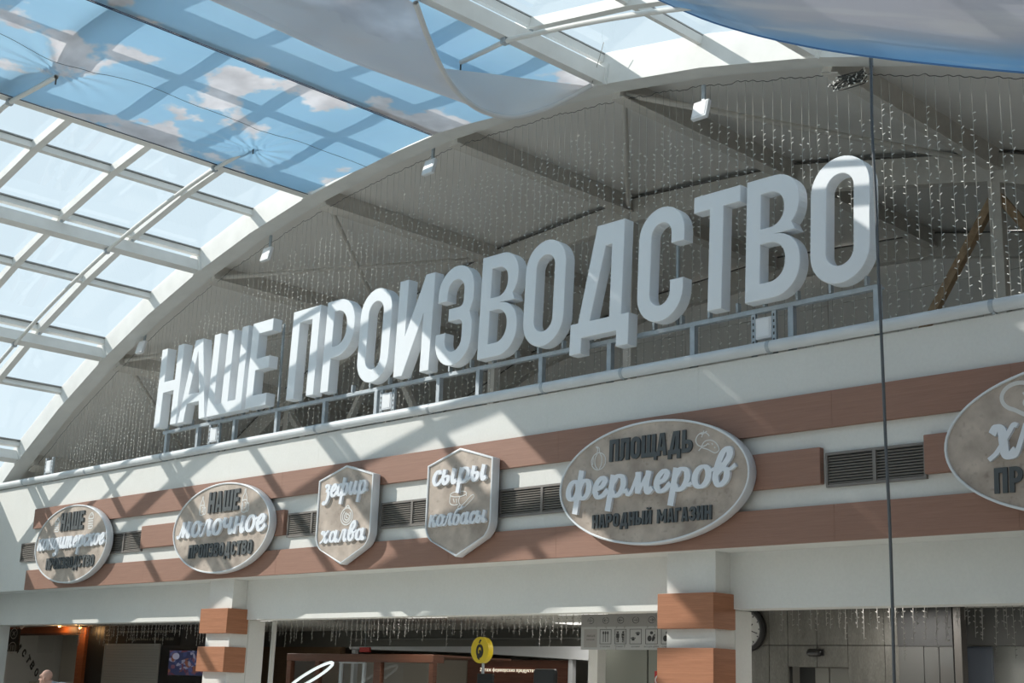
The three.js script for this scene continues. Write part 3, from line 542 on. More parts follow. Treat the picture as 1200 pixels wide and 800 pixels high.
// ------------------------------------------------------------------ printed cloth canopies below the glass
{
  const cloth = (tex, tr = 0.6) => new THREE.MeshPhysicalMaterial({ map: tex, transmission: tr, roughness: 1, thickness: 0, side: THREE.DoubleSide });
  const texA = clothTex(21, null, 0.60), texB = clothTex(58, null, 0.62), texL = clothTex(140, [196, 197, 206], 0.6);
  const tipA = onZ(297, 172, 2.22), tipB = onZ(66, 90, 6.4), tips = [[tipA.x, 2.22], [tipB.x, 6.4]];
  const texDD = texture(768, 1024, (u, v) => {
    const a = fbm(N1, u, v, 3, 9, 5), b = fbm(N2, u, v, 4, 24, 5), d = Math.min(u * 5, v * 9) + 0.9 * (a - 0.5), k = THREE.MathUtils.smoothstep(d, 0.15, 1.25);
    const st = THREE.MathUtils.smoothstep(b, 0.6, 0.78) * (0.35 + 0.4 * a);
    const m = (p, q) => p + (q - p) * k; let r = m(96, 186), g = m(156, 184), bl = m(206, 194);
    r += (205 - r) * st; g += (203 - g) * st; bl += (206 - bl) * st; return [r, g, bl];
  }, 8.7, 11.1);
  texDD.offset.set(10.98 / 8.7, -0.9 / 11.1);
  function strip(xa, xb, ya, yb, sag, z0, z1, tex, label, tipList) {
    const t = thing('cloth_canopy', label, 'canopy', null, 'cloth canopies under the glass vault');
    const fn = (u, v) => {
      const x = xa + (xb - xa) * u, z = z0 + (z1 - z0) * v;
      const bays = Math.abs(Math.sin(Math.PI * z / 4.15)) * 0.3 + 0.7;
      let y = ya + (yb - ya) * u - sag * 4 * u * (1 - u) * bays + 0.02 * Math.sin(9 * u + 2 * z) * u * (1 - u) * 4;
      for (const [tx, tz] of tipList) {
        const dx = x - tx, dz = z - tz, r = Math.hypot(dx, dz), a = Math.atan2(dz, dx);
        y += -0.13 * Math.exp(-r * r / 0.5) + 0.035 * Math.cos(15 * a + 2 * Math.sin(3 * a)) * Math.exp(-r / 0.55) * Math.min(1, r / 0.12);
      }
      return [V3(x, y, z), x, z];
    };
    mesh('cloth', surface(fn, 110, 260), cloth(tex), t);
    const wire = []; for (let k = 0; k <= 60; k++) wire.push(fn(0.5 + 0.004 * Math.sin(k), k / 60)[0].add(V3(0, -0.02, 0)));
    mesh('wire', tube(wire, 0.0045, 200, 5), mWireDark, t);
    for (const u of [0, 1]) { const e = []; for (let k = 0; k <= 20; k++) e.push(fn(u, k / 20)[0].add(V3(0, -0.01, 0))); mesh('edge_hem', tube(e, 0.009, 60, 6), std({ color: lin(0.02, 0.04, 0.1), roughness: 0.8 }), t); }
    return t;
  }
  strip(-22.28, -18.42, 11.44, 11.67, -0.02, 0.06, 14, texA, 'light blue cloth canopy printed with clouds, stretched flat beside the clear panes', tips);
  strip(-18.38, -14.32, 11.67, 11.46, 0.05, 0.06, 14, texB, 'light blue cloth canopy printed with clouds, above the drooping grey cloth', []);
  { // cloth whose edge has come loose and droops
    const t = thing('loose_cloth_canopy', 'grey cloth canopy with a loose edge drooping in front of the blue canopy', 'canopy', null, 'cloth canopies under the glass vault');
    const H = [[693, 100, -14.25], [668, 114, -14.5], [640, 127, -14.75], [600, 137, -15.0], [566, 130, -15.12], [538, 110, -15.05], [518, 81, -14.85], [502, 45, -14.6], [487, 3, -14.25]].map(([a, b, x]) => onX(a, b, x));
    const hem = new THREE.CatmullRomCurve3(H);
    const Sp = [[600, 137, -15.05], [575, 132, -15.4], [530, 116, -15.9], [465, 91, -16.2], [400, 64, -16.3], [335, 31, -16.3], [273, 0, -16.3], [210, -34, -16.3], [100, -95, -16.3]].map(([a, b, x]) => onX(a, b, x));
    const S = new THREE.CatmullRomCurve3(Sp);
    const P2 = H[8]; // outer part: from the low fold up to the loose edge, then to the rail
    const edge = (v) => { // hem from its lowest point up to the rail, then along the rail
      if (v < 0.55) return hem.getPoint(0.44 + v / 0.55 * 0.56);
      const k = (v - 0.55) / 0.45; return V3(-14.3, 11.36, P2.z + k * 8);
    };
    const fold = (v) => v < 0.55 ? S.getPoint(v / 0.55 * 0.72) : S.getPoint(0.72 + (v - 0.55) / 0.45 * 0.28);
    const outer = surface((u, v) => { const a = fold(v), b = edge(v), p = a.clone().lerp(b, u); const w = 4 * u * (1 - u); p.y -= 0.1 * w * v; p.y += 0.02 * Math.sin(14 * v + 5 * u) * w; return [p, p.x, p.z * 0.6 + p.y]; }, 40, 90);
    const left = surface((u, v) => { const a = fold(v), b = V3(a.x - 0.42, Math.max(a.y + 0.1, 11.5), a.z + 0.3), p = a.clone().lerp(b, u); p.y -= 0.06 * 4 * u * (1 - u); return [p, p.x, p.z]; }, 20, 60);
    const T = new THREE.CatmullRomCurve3([[693, 101, -14.3], [640, 95, -14.6], [580, 87, -14.95], [511, 79, -15.2]].map(([a, b, x]) => onX(a, b, x)));
    const inner = surface((u, v) => { const a = hem.getPoint(v * 0.74), b = T.getPoint(v), p = a.clone().lerp(b, u); const w = 4 * u * (1 - u); p.x -= 0.12 * w; return [p, p.x, p.y * 2]; }, 20, 40);
    mesh('outer_fall', outer, cloth(texL, 0.45), t); mesh('far_half', left, cloth(texL, 0.45), t);
    mesh('turned_back', inner, new THREE.MeshPhysicalMaterial({ color: lin(0.82, 0.81, 0.81), roughness: 1, transmission: 0.45, thickness: 0, side: THREE.DoubleSide }), t);
    mesh('hem', tube(H, 0.045, 80, 8), std({ color: lin(0.62, 0.62, 0.62), roughness: 0.8 }), t);
    const c0 = onX(693, 100, -14.25); mesh('cord', rod(c0, V3(c0.x + 0.35, c0.y + 0.62, c0.z + 0.1), 0.006, 5), mWire, t);
  }
  { // wide sagging canopy beyond the open bay
    const t = thing('cloth_canopy', 'deep blue to mauve cloth canopy sagging wide above the last letters', 'canopy', null, 'cloth canopies under the glass vault');
    const fn = (u, v) => {
      const x = -10.95 + u * 8.6, z0 = 0.95 + 1.5 * Math.exp(-u / 0.085), z = z0 + v * (12 - z0), o = x - CX, s = Math.pow(Math.sin(Math.PI * Math.min(1, u * 1.02)), 0.75);
      return [V3(x, arch(Math.min(16.5, o)) + 0.02 - 0.49 * s + 0.012 * Math.sin(6 * z) * s, z), x, z];
    };
    mesh('cloth', surface(fn, 60, 60), cloth(texDD, 0.45), t);
    const e = []; for (let k = 0; k <= 24; k++) e.push(fn(k / 24, 0)[0]); mesh('hem', tube(e, 0.02, 60, 6), std({ color: lin(0.1, 0.24, 0.5), roughness: 0.8 }), t);
  }
  // bent stay pipes slung under the beams
  const pipeAt = (z, oA, oB, tip, label) => { // follows the beams from oA to oB, then runs straight to its free tip
    const t = thing('stay_pipe', label, 'pipe', null, 'stay pipes under the vault'), pts = [];
    for (let k = 0; k <= 20; k++) pts.push(AP(oA + (oB - oA) * k / 20, -0.05, z));
    pts.push(AP(oB, -0.05, z).lerp(tip, 0.5), tip);
    mesh('bent_pipe', tube(pts, 0.042, 80, 10), mWhitePaint, t);
    for (const o of NODES) if (Math.abs(o) < 17 && o >= Math.min(oA, oB) - 0.1 && o <= Math.max(oA, oB) + 0.1) mesh('clamp', rbox(CX + o - 0.05, arch(o) - 0.1, z - 0.055, CX + o + 0.05, arch(o) - 0.002, z + 0.055, 0.01), mSteel, t);
    mesh('hook', rod(V3(tip.x, tip.y - 0.04, z), V3(tip.x, tip.y - 0.14, z), 0.014, 6), mDarkGrey, t);
  };
  pipeAt(2.22, -16.5, -4.15, tipA, 'thin white stay pipe ending under the flat blue canopy, close to the gable');
  pipeAt(6.4, -16.5, -4.15, tipB, 'thin white stay pipe ending under the flat blue canopy, well before the gable');
  pipeAt(2.22, 16, 4.15, onZ(540, 73, 2.22), 'white stay pipe crossing the open bay beside the drooping cloth');
}

// ------------------------------------------------------------------ light curtains in the gable
function strandGeo(len, bulbs0, step) {
  const parts = [], w = 0.0045;
  parts.push(new THREE.BoxGeometry(w, len, w).translate(0, -len / 2, 0));
  return merge(parts);
}
function bulbGeo(len, from, step) {
  const list = [];
  for (let y = from; y < len - 0.05; y += step * (0.7 + 0.6 * rnd())) {
    const s = rnd() < 0.5 ? -1 : 1, g = new THREE.BoxGeometry(0.04, 0.009, 0.009); g.rotateZ(s * (0.25 + 0.5 * rnd())); g.rotateY((rnd() - 0.5) * 1.6); g.translate(s * 0.022, -y, 0); list.push(g);
  }
  return list.length ? merge(list) : null;
}
{
  const names = ['at the springing of the arch', 'before the first letter', 'behind the first word', 'behind the start of the long word', 'behind the middle of the long word', 'near the crown, behind the letter Д (de)', 'behind the end of the long word', 'beyond the hanging cable', 'at the far springing'];
  for (let b = 0; b < 8; b++) {
    const o0 = NODES[b], o1 = NODES[b + 1];
    const t = thing('light_curtain', `curtain of fine light strands hanging ${names[b]}`, 'fairy lights', null, 'light curtains hanging in the gable');
    const top = [], step = 0.165, z = -0.52;
    for (let o = o0 + 0.05; o < o1 - 0.02; o += step * (0.75 + 0.5 * rnd())) {
      const y = arch(o) - 0.08 - 0.05 * rnd(), len = Math.max(0.1, y - 6.4 - 0.25 * rnd()); if (len < 0.3) continue;
      top.push(V3(CX + o, y + 0.01, z));
      const ms = mesh('strand', strandGeo(len), mWire, t); ms.position.set(CX + o, y, z);
      const bg = bulbGeo(len, 0.45 + 0.6 * rnd(), 0.095); if (bg) { mesh('bulbs', bg, mBulb, ms).userData.kind = 'stuff'; }
    }
    const w = []; top.forEach((p, i) => { w.push(p); if (i < top.length - 1) w.push(p.clone().lerp(top[i + 1], 0.5).add(V3(0, -0.022, 0.005))); });
    if (w.length > 2) mesh('top_wire', tube(w, 0.006, w.length * 3, 4), mWireDark, t);
  }
  const kn = thing('wire_bundle', 'tangled bundle of spare light wire tucked under the arch beside the cable', 'wire', null), pts = [];
  for (let k = 0; k < 60; k++) pts.push(V3(-9.75 + 0.3 * (rnd() - 0.5) * 2, 10.22 + 0.1 * (rnd() - 0.5) * 2, -0.35 + 0.08 * rnd()));
  mesh('tangle', tube(pts, 0.009, 400, 4), mWireDark, kn); const bb = []; for (let k = 0; k < 60; k++) { const g = new THREE.BoxGeometry(0.03, 0.012, 0.012); g.rotateZ(rnd() * 3); g.translate(...pts[k].toArray()); bb.push(g); } mesh('bulbs', merge(bb), mBulb, kn).userData.kind = 'stuff';
}
{ // hanging cable in front of the facade
  const a = onZ(1021, 74, 0.9), t = thing('hanging_cable', 'dark grey cable hanging down in front of the facade', 'cable', null);
  const pts = [[1021, 74], [1022, 150], [1026, 230], [1030, 330], [1034, 420], [1038, 520], [1042, 600], [1045, 680], [1048, 800], [1049, 830]].map(([x, y]) => onZ(x, y, 0.9));
  pts.push(V3(pts[9].x, 0.02, 0.9)); mesh('cable_line', tube(pts, 0.02, 120, 8), mCable, t); mesh('tie', rod(V3(a.x, a.y - 0.05, 0.9), V3(a.x, a.y + 0.1, 0.9), 0.028, 8), mCable, t);
}
// ------------------------------------------------------------------ shops behind the columns
const CEIL = 3.08;
tag(mesh('ceiling_shops', box(-47, CEIL, -11.2, 8, 3.5, -0.96), std({ color: lin(0.55, 0.55, 0.52), roughness: 0.8 })), 'pale suspended ceiling over the shops behind the columns', 'ceiling', null, 'structure');
tag(mesh('wall_shops', box(-47, 0, -11.4, 8, 6.0, -11.2), std({ color: lin(0.5, 0.48, 0.44), roughness: 0.8 })), 'pale rear wall of the shops', 'wall', null, 'structure');
tag(mesh('wall_corner', box(-47.2, 0, -0.96, -35.9, 6.0, -0.6), mWall), 'white wall of the hall corner beside the facade', 'wall', null, 'structure');
tag(mesh('wall_side', box(-47.3, 0, -11.4, -47, 3.5, -0.6), mWall), 'white side wall of the corner shop', 'wall', null, 'structure');
const px = (x0, y0, x1, y1, z) => { const a = onZ(x0, (y0 + y1) / 2, z), b = onZ(x1, (y0 + y1) / 2, z), c = onZ((x0 + x1) / 2, y0, z), d = onZ((x0 + x1) / 2, y1, z); return [a.x, y1 >= 800 ? 0 : d.y, b.x, c.y]; };
const slab = (r, z0, z1, rad = 0.01) => rbox(r[0], r[1], z0, r[2], r[3], z1, rad);
function printed(w, h, draw) {
  const c = document.createElement('canvas'); c.width = w; c.height = h; const g = c.getContext('2d'); draw(g, w, h);
  const t = new THREE.CanvasTexture(c); t.colorSpace = THREE.SRGBColorSpace; t.magFilter = THREE.LinearFilter; return std({ map: t, roughness: 0.7 });
}
function face(r, z) { const g = new THREE.PlaneGeometry(r[2] - r[0], r[3] - r[1]); g.translate((r[0] + r[2]) / 2, (r[1] + r[3]) / 2, z); return g; }
// --- corner pastry shop
{
  const Z = -4, t = thing('shop_window', 'pastry shop window in an orange wooden frame with dark lettering', 'shop window', null);
  const r = px(4, 729, 98, 800, Z), inr = px(8, 742, 89, 800, Z);
  mesh('header', rbox(r[0], inr[3], Z - 0.12, r[2], CEIL - 0.005, Z, 0.01), std({ map: woodTex(150, 84, 44, 0.9), roughness: 0.5 }), t);
  mesh('post', rbox(inr[2], 0, Z - 0.12, r[2], inr[3], Z, 0.01), std({ map: woodTex(150, 84, 44, 0.9), roughness: 0.5 }), t);
  mesh('bead', rbox(inr[0], inr[3] - 0.05, Z - 0.1, inr[2], inr[3], Z - 0.02, 0.01), mDarkWood, t);
  const pane = new THREE.PlaneGeometry(inr[2] - inr[0], inr[3]); pane.translate((inr[0] + inr[2]) / 2, inr[3] / 2, Z - 0.06); mesh('pane', pane, mGlass, t);
  [['Д', 21, 758, -0.95], ['С', 26.5, 765, -0.95], ['Т', 31.5, 772.5, -0.9], ['В', 36, 779.5, -0.85], ['О', 41, 787.5, -0.8]].forEach(([ch, x, y, a]) => { const p = onZ(x, y, Z), g = solid(capital(ch, 0.2, 0.27, 0.06), 0.01, 0); g.translate(-0.1, -0.13, 0); g.rotateZ(a); g.translate(p.x, p.y, Z - 0.05); mesh('block_character', g, mBlack, t); }); // lettering set round an arc
  const rr = solo('shop_counter', rbox(-45, 0, -6.6, -39.5, 1.45, -6.0, 0.02), std({ color: lin(0.3, 0.27, 0.22), roughness: 0.6 }), 'pale counter inside the pastry shop behind the glass', 'counter');
  tag(mesh('wall_pastry', box(-46.9, 0, -8.15, -37.5, CEIL, -8), std({ color: lin(0.5, 0.47, 0.41), roughness: 0.7 })), 'beige rear wall inside the pastry shop', 'wall', null, 'structure');
  for (const [x, y, w] of [[70, 733, 'over the window middle'], [94, 735, 'at the window corner post']]) {
    const p = onZ(x, y, Z + 0.22), l = thing('wall_lamp', `small black spotlight with warm bulb ${w}`, 'lamp', [p.x, p.y, p.z], 'warm spotlights over the pastry shop');
    mesh('housing', rbox(-0.1, 0.02, -0.2, 0.06, 0.14, 0.04, 0.02), mBlack, l);
    mesh('bulb', new THREE.SphereGeometry(0.045, 12, 8), std({ color: lin(1, 0.7, 0.3), emissive: lin(1, 0.55, 0.18), emissiveIntensity: 2.2 }), l);
    const pl = new THREE.PointLight(lin(1, 0.55, 0.22), 0.55); pl.position.set(0, -0.06, 0.03); pl.castShadow = true; l.add(pl);
  }
  const d = px(5, 737, 22, 763, Z + 0.5), s = thing('hanging_board', 'small black board with round white icons beside the pastry window', 'sign', null);
  mesh('board', slab(d, Z + 0.46, Z + 0.5), mBlack, s);
  const dw = (d[2] - d[0]), dm = (d[1] + d[3]) / 2;
  drawing(s, d[0] + dw * 0.62, dm + 0.2, dw * 0.45, 0.3, [[...arc(0, 0, 1, 1, 0, 360, 14)], [[-0.4, -0.4], [0.4, 0.5]], [[-0.4, 0.4], [0.4, -0.4]]], Z + 0.502, 0.02); drawing(s, d[0] + dw * 0.62, dm - 0.22, dw * 0.5, 0.32, [[...arc(0, 0, 1, 1, 0, 360, 14)], [[-0.4, 0.5], [-0.4, -0.6]], [[0.1, 0.5], [0.1, -0.6]], [[0.5, 0.5], [0.5, -0.5]]], Z + 0.502, 0.02);
  drawing(s, d[0] + dw * 0.18, dm + 0.1, dw * 0.2, 0.1, [[[-1, 0], [1, 0]]], Z + 0.502, 0.05); drawing(s, d[0] + dw * 0.18, dm - 0.12, dw * 0.2, 0.1, [[[-1, 0], [1, 0]]], Z + 0.502, 0.05);
  for (const k of [0.2, 0.8]) mesh('hanger', rod(V3(d[0] + dw * k, d[3], Z + 0.48), V3(d[0] + dw * k, CEIL, Z + 0.48), 0.008, 6), mSteel, s);
  const cp = onZ(27, 733, Z + 0.6), c = thing('security_camera', 'small white security camera under the lintel', 'camera', [cp.x, cp.y, cp.z]);
  const cb = rod(V3(-0.1, -0.06, 0), V3(0.08, 0.03, 0), 0.045, 10); mesh('camera_body', cb, mWhitePaint, c); mesh('mount', rod(V3(0.05, 0.02, 0), V3(0.06, CEIL - cp.y, 0), 0.02, 8), mWhitePaint, c);
}
// --- black shopfront with shutter and screen
{
  const Z = -4.1, r = px(99.5, 720, 262, 800, Z - 0.2);
  solo('black_shopfront', box(r[0] + 0.47, 0, Z - 0.2, r[2] + 1.4, CEIL - 0.005, Z), mBlack, 'black shopfront panel around the closed shutter', 'shopfront');
  const s = px(122, 754, 187, 800, Z), t = thing('roller_shutter', 'beige roller shutter closed in the black shopfront', 'shutter', null), mS = std({ color: lin(0.4, 0.37, 0.33), roughness: 0.6 });
  for (let y = s[3] - 0.075, k = 0; y > 0.02; y -= 0.075, k++) mesh('slat', rbox(s[0] + 0.05, y + 0.003, Z + 0.005, s[2] - 0.05, y + 0.075, Z + 0.03, 0.008), mS, t);
  mesh('guide', rbox(s[0], 0, Z + 0.001, s[0] + 0.05, s[3], Z + 0.05), mS, t); mesh('guide', rbox(s[2] - 0.05, 0, Z + 0.001, s[2], s[3], Z + 0.05), mS, t);
  const h = px(122, 733, 212, 756, Z + 0.01);
  solo('opening_hours', face(h, Z + 0.006), printed(1024, 256, (g, w, hh) => { g.fillStyle = '#0e0e0f'; g.fillRect(0, 0, w, hh); g.fillStyle = '#a89f8c'; g.font = 'bold 120px serif'; g.fillText('2', 20, 130); g.font = '46px sans-serif'; g.fillText('понедельник-суббота с 8:00 до 20:00', 190, 90); g.fillText('воскресенье с 9:00 до 18:00', 340, 190); g.font = '34px sans-serif'; g.fillText('этаж', 14, 190); }), 'grey opening hours lettered on the black shopfront', 'lettering');
  const v = px(197, 762, 238, 791, Z + 0.1), tv = thing('wall_screen', 'dim screen showing a colourful food picture beside the shutter', 'screen', null);
  mesh('bezel', slab([v[0] - 0.03, v[1] - 0.03, v[2] + 0.03, v[3] + 0.03], Z + 0.001, Z + 0.08), mBlack, tv);
  const scr = printed(256, 192, (g, w, hh) => { g.fillStyle = '#3a4062'; g.fillRect(0, 0, w, hh); for (let k = 0; k < 70; k++) { g.fillStyle = ['#5a608a', '#7a5566', '#8a5a4a', '#46507a', '#9a9ab0', '#6e3f4c'][k % 6]; g.beginPath(); g.ellipse(rnd() * w, rnd() * hh, 10 + 30 * rnd(), 4 + 12 * rnd(), rnd() * 3, 0, 6.3); g.fill(); } g.fillStyle = '#b6b8cc'; g.beginPath(); g.arc(50, 45, 26, 0, 6.3); g.fill(); });
  scr.emissive = lin(1, 1, 1); scr.emissiveMap = scr.map; scr.emissiveIntensity = 0.32; scr.color = lin(0.1, 0.1, 0.1); mesh('screen', face(v, Z + 0.082), scr, tv);
}
// --- middle bay
{
  const wp = [onZ(323, 717, -2), onZ(318, 800, -2)];
  solo('drain_pipe', rod(V3(wp[0].x, CEIL, -2), V3(wp[0].x - 0.02, 0, -2), 0.055, 12), mWhitePaint, 'white vertical pipe standing beside the column', 'pipe');
  const Z = -3.2, r = px(335, 766, 507, 800, Z), t = thing('glazed_kiosk', 'dark wooden kiosk with glazed sides and wide header', 'kiosk', null), hd = px(335, 766, 507, 774, Z);
  mesh('header', rbox(r[0], hd[1] - 0.02, Z - 0.3, r[2], r[3], Z, 0.01), mDarkWood, t);
  mesh('roof', rbox(r[0], r[3] - 0.04, Z - 2.2, r[2], r[3], Z - 0.3, 0.01), mDarkWood, t);
  for (const x of [335, 368, 437, 502]) { const p = px(x, 770, x + (x === 437 ? 8 : 5), 800, Z); mesh('post', rbox(p[0], 0, Z - 0.12, p[2], hd[1], Z - 0.01, 0.01), mDarkWood, t); }
  for (const [a, b] of [[340, 368], [373, 437], [445, 502]]) { const p = px(a, 774, b, 800, Z), q = new THREE.PlaneGeometry(p[2] - p[0], hd[1]); q.translate((p[0] + p[2]) / 2, hd[1] / 2, Z - 0.07); mesh('pane', q, mGlass, t); }
  for (const x of [397, 424]) { const p = px(x, 776, x + 3, 800, Z - 0.4); mesh('inner_frame', rbox(p[0], 0, Z - 0.45, p[2], p[3], Z - 0.4, 0.006), mRim, t); }
  const it = px(397, 774, 427, 777, Z - 0.4); mesh('inner_frame', rbox(it[0], it[1], Z - 0.45, it[2], it[3], Z - 0.4, 0.006), mRim, t);
  mesh('shelf', rbox(r[0] + 0.05, 1.1, Z - 1.4, r[2] - 0.05, 1.14, Z - 0.5, 0.006), mRim, t);
  const e = thing('neon_loop', 'glowing white loop of a script sign in front of the kiosk', 'neon sign', null), lp = [];
  for (let k = 0; k < 28; k++) { const a = k / 28 * 2 * Math.PI, u = Math.cos(a), v = Math.sin(a); lp.push(onZ(364 + u * 26 - v * 2.2, 792 - u * 15.5 - v * 4.4, -2.4)); }
  mesh('tube', new THREE.TubeGeometry(new THREE.CatmullRomCurve3(lp, true), 80, 0.03, 8, true), std({ color: lin(0.9, 0.95, 0.95), emissive: lin(0.85, 0.95, 0.95), emissiveIntensity: 0.75 }), e);
  const wb = px(280, 735, 700, 758, -7.5), dk = std({ color: lin(0.2, 0.2, 0.18), roughness: 0.8 });
  solo('bulkhead', box(wb[0], wb[1], -7.7, wb[2], CEIL - 0.004, -7.5), dk, 'dark bulkhead under the ceiling behind the kiosk', 'bulkhead', null, 'structure');
  const rl = px(405, 747, 690, 749, -7.3); solo('service_rail', rbox(rl[0], rl[1], -7.5, rl[2], rl[3], -7.44), std({ color: lin(0.3, 0.3, 0.28), roughness: 0.6 }), 'grey service rail below the dark bulkhead', 'rail');
  const fa = [[409, 757.5], [690, 757], [690, 773.5], [540, 764], [409, 760]].map(([a, b]) => { const p = onZ(a, b, -6.4); return [p.x, p.y]; });
  const fe = new THREE.ExtrudeGeometry(poly(fa.reverse()), { depth: 0.35, bevelEnabled: false }); fe.translate(0, 0, -6.75);
  const cf = thing('canopy_fascia', 'pale canopy fascia on posts above the brown shopfront', 'fascia', null), mcf = std({ color: lin(0.55, 0.56, 0.57), roughness: 0.6 }); mesh('fascia', boxUV(fe), mcf, cf); for (const a of [412, 666]) { const q = onZ(a, 770, -6.5); mesh('post', rbox(q.x, 0, -6.62, q.x + 0.12, onZ(a, 761, -6.5).y, -6.5, 0.006), mcf, cf); }
  const bw = px(548, 772, 668, 800, -7), b1 = thing('brown_shopfront', 'brown wooden shopfront with a lit white sign', 'shopfront', null); mesh('board', box(bw[0], 0, -7.15, bw[2], bw[3] - 0.02, -7), std({ map: woodTex(104, 62, 44, 0.7), roughness: 0.6 }), b1);
  const lt = px(562, 781.5, 628, 788, -6.98), lm = printed(1024, 96, (g, w, hh) => { g.fillStyle = '#4a2c20'; g.fillRect(0, 0, w, hh); g.fillStyle = '#fff4dc'; g.font = 'bold 84px sans-serif'; g.fillText('2 этаж фермерских продуктов', 4, 78, w - 8); });
  lm.emissive = lin(1, 1, 1); lm.emissiveMap = lm.map; lm.emissiveIntensity = 0.85; mesh('lit_sign', face(lt, -6.985), lm, b1);
  const be = px(403, 768, 547, 800, -7.6); solo('beige_shopfront', box(be[0], 0, -7.75, be[2], be[3], -7.6), std({ color: lin(0.36, 0.31, 0.25), roughness: 0.7 }), 'beige shopfront behind the glazed kiosk', 'shopfront');
  const wm = px(300, 745, 397, 800, -7.55); solo('tan_shopfront', box(wm[0], 0, -7.75, wm[2], wm[3], -7.55), std({ map: woodTex(150, 122, 94, 0.6), roughness: 0.7 }), 'tan boarded shopfront beside the white pipe', 'shopfront');
  const rd = px(421, 758, 433, 764, -5), rs = thing('red_sign', 'small red sign hanging above the kiosk', 'sign', null); mesh('board', slab(rd, -5.05, -5), std({ color: lin(0.6, 0.04, 0.03), roughness: 0.6 }), rs); mesh('hanger', rod(V3((rd[0] + rd[2]) / 2, rd[3], -5.02), V3((rd[0] + rd[2]) / 2, CEIL, -5.02), 0.008, 6), mSteel, rs);
  { const p = onZ(565, 761.5, -2.2), y = thing('round_sign', 'yellow round sign with a black emblem on a pole', 'sign', [p.x, 0, -2.2]);
    const g = new THREE.CylinderGeometry(0.235, 0.235, 0.12, 40); g.rotateX(Math.PI / 2); g.translate(0, p.y, 0); mesh('disc', g, std({ color: lin(0.75, 0.56, 0.02), roughness: 0.45 }), y);
    const em = merge([ribbon(arc(0, 0, 0.07, 0.1, 90, 450, 16), 0.05, 0.05, 0.004), ribbon([[-0.02, 0.14], [0.0, 0.18], [0.03, 0.2]], 0.03, 0.03, 0.004), ribbon([[0.0, 0.02], [0.02, -0.04], [-0.03, -0.08]], 0.05, 0.05, 0.004), ribbon([[-0.06, -0.1], [0.0, -0.15]], 0.03, 0.03, 0.004)]); em.translate(0, p.y - 0.02, 0.061); mesh('emblem', em, mBlack, y);
    mesh('pole', rod(V3(0.02, 0, -0.02), V3(0.02, p.y - 0.22, -0.02), 0.025, 10), mSteel, y); mesh('base', new THREE.CylinderGeometry(0.2, 0.22, 0.03, 20).translate(0.02, 0.016, -0.02), mSteel, y); }
  const m1 = px(559, 789, 577, 800, -1.9); solo('menu_board', rbox(m1[0], 0.9, -1.95, m1[2], m1[3], -1.9, 0.01), printed(128, 64, (g, w, h) => { g.fillStyle = '#101010'; g.fillRect(0, 0, w, h); g.strokeStyle = '#c8c8c8'; g.lineWidth = 7; for (let k = 0; k < 5; k++) { g.beginPath(); g.moveTo(10, 10 + k * 9); g.quadraticCurveTo(60, k * 12, 120, 30 + k * 9); g.stroke(); } }), 'small black menu board below the yellow round sign', 'sign');
  const ch = px(617, 783, 643, 800, -2.1), cw = (ch[2] - ch[0]), hb = thing('black_chair', 'black high-backed chair with rounded top beside the lit sign', 'chair', [(ch[0] + ch[2]) / 2, 0, -2.3]);
  mesh('backrest', new RoundedBoxGeometry(cw, ch[3] - 0.5, 0.1, 4, 0.05).translate(0, (ch[3] + 0.5) / 2, 0), mBlack, hb); mesh('seat', new RoundedBoxGeometry(cw, 0.1, 0.45, 3, 0.04).translate(0, 0.47, 0.2), mBlack, hb); for (const [a, b] of [[-1, 0], [1, 0], [-1, 1], [1, 1]]) mesh('leg', rod(V3(a * cw * 0.42, 0, b * 0.38), V3(a * cw * 0.42, 0.45, b * 0.38), 0.02, 8), mSteel, hb);
  // hanging information sign with pictograms
  const q = px(681, 719, 786, 761, -1.75), hs = thing('information_sign', 'pale hanging sign with arrows and five pictograms beside the column', 'sign', null);
  mesh('board', slab(q, -1.79, -1.75, 0.004), std({ color: lin(0.4, 0.4, 0.39), roughness: 0.6 }), hs);
  mesh('print', face(q, -1.7495), printed(1040, 420, (g, w, h) => {
    g.fillStyle = '#a9a9a7'; g.fillRect(0, 0, w, h); g.fillStyle = '#979592'; g.fillRect(0, 0, w, 150); g.fillStyle = '#b4b4b2'; g.fillRect(0, 150, w, h - 150);
    const xs = [130, 330, 525, 720, 920, 1115]; g.lineWidth = 5; g.strokeStyle = g.fillStyle = '#3a3a3a';
    xs.forEach((x, i) => { x *= 0.9; if (i < 5) { g.beginPath(); g.arc(x, 75, 36, 0, 6.3); g.stroke(); const s = i < 3 ? -1 : 1; g.beginPath(); g.moveTo(x - s * 22, 75); g.lineTo(x + s * 22, 75); g.moveTo(x + s * 4, 57); g.lineTo(x + s * 22, 75); g.lineTo(x + s * 4, 93); g.stroke(); }
      if (i === 0) { g.fillStyle = '#a09c98'; g.fillRect(x - 80, 175, 160, 220); g.fillStyle = '#6a6664'; g.font = 'bold 36px sans-serif'; g.fillText('НАШЕ', x - 48, 270); g.font = 'bold 24px sans-serif'; g.fillText('ПРОИЗВ', x - 50, 310); g.fillStyle = '#3a3a3a'; return; }
      g.lineWidth = 6; g.strokeRect(x - 66, 182, 132, 170);
      if (i === 1) for (const k of [-26, 0, 26]) { g.fillRect(x + k - 4, 210, 8, 120); g.beginPath(); g.ellipse(x + k, 222, 10, 20, 0, 0, 6.3); g.fill(); }
      if (i === 2) for (const k of [-32, 32]) { g.beginPath(); g.arc(x + k, 215, 12, 0, 6.3); g.fill(); g.fillRect(x + k - 18, 230, 36, 50); g.fillRect(x + k - 12, 280, 10, 54); g.fillRect(x + k + 2, 280, 10, 54); }
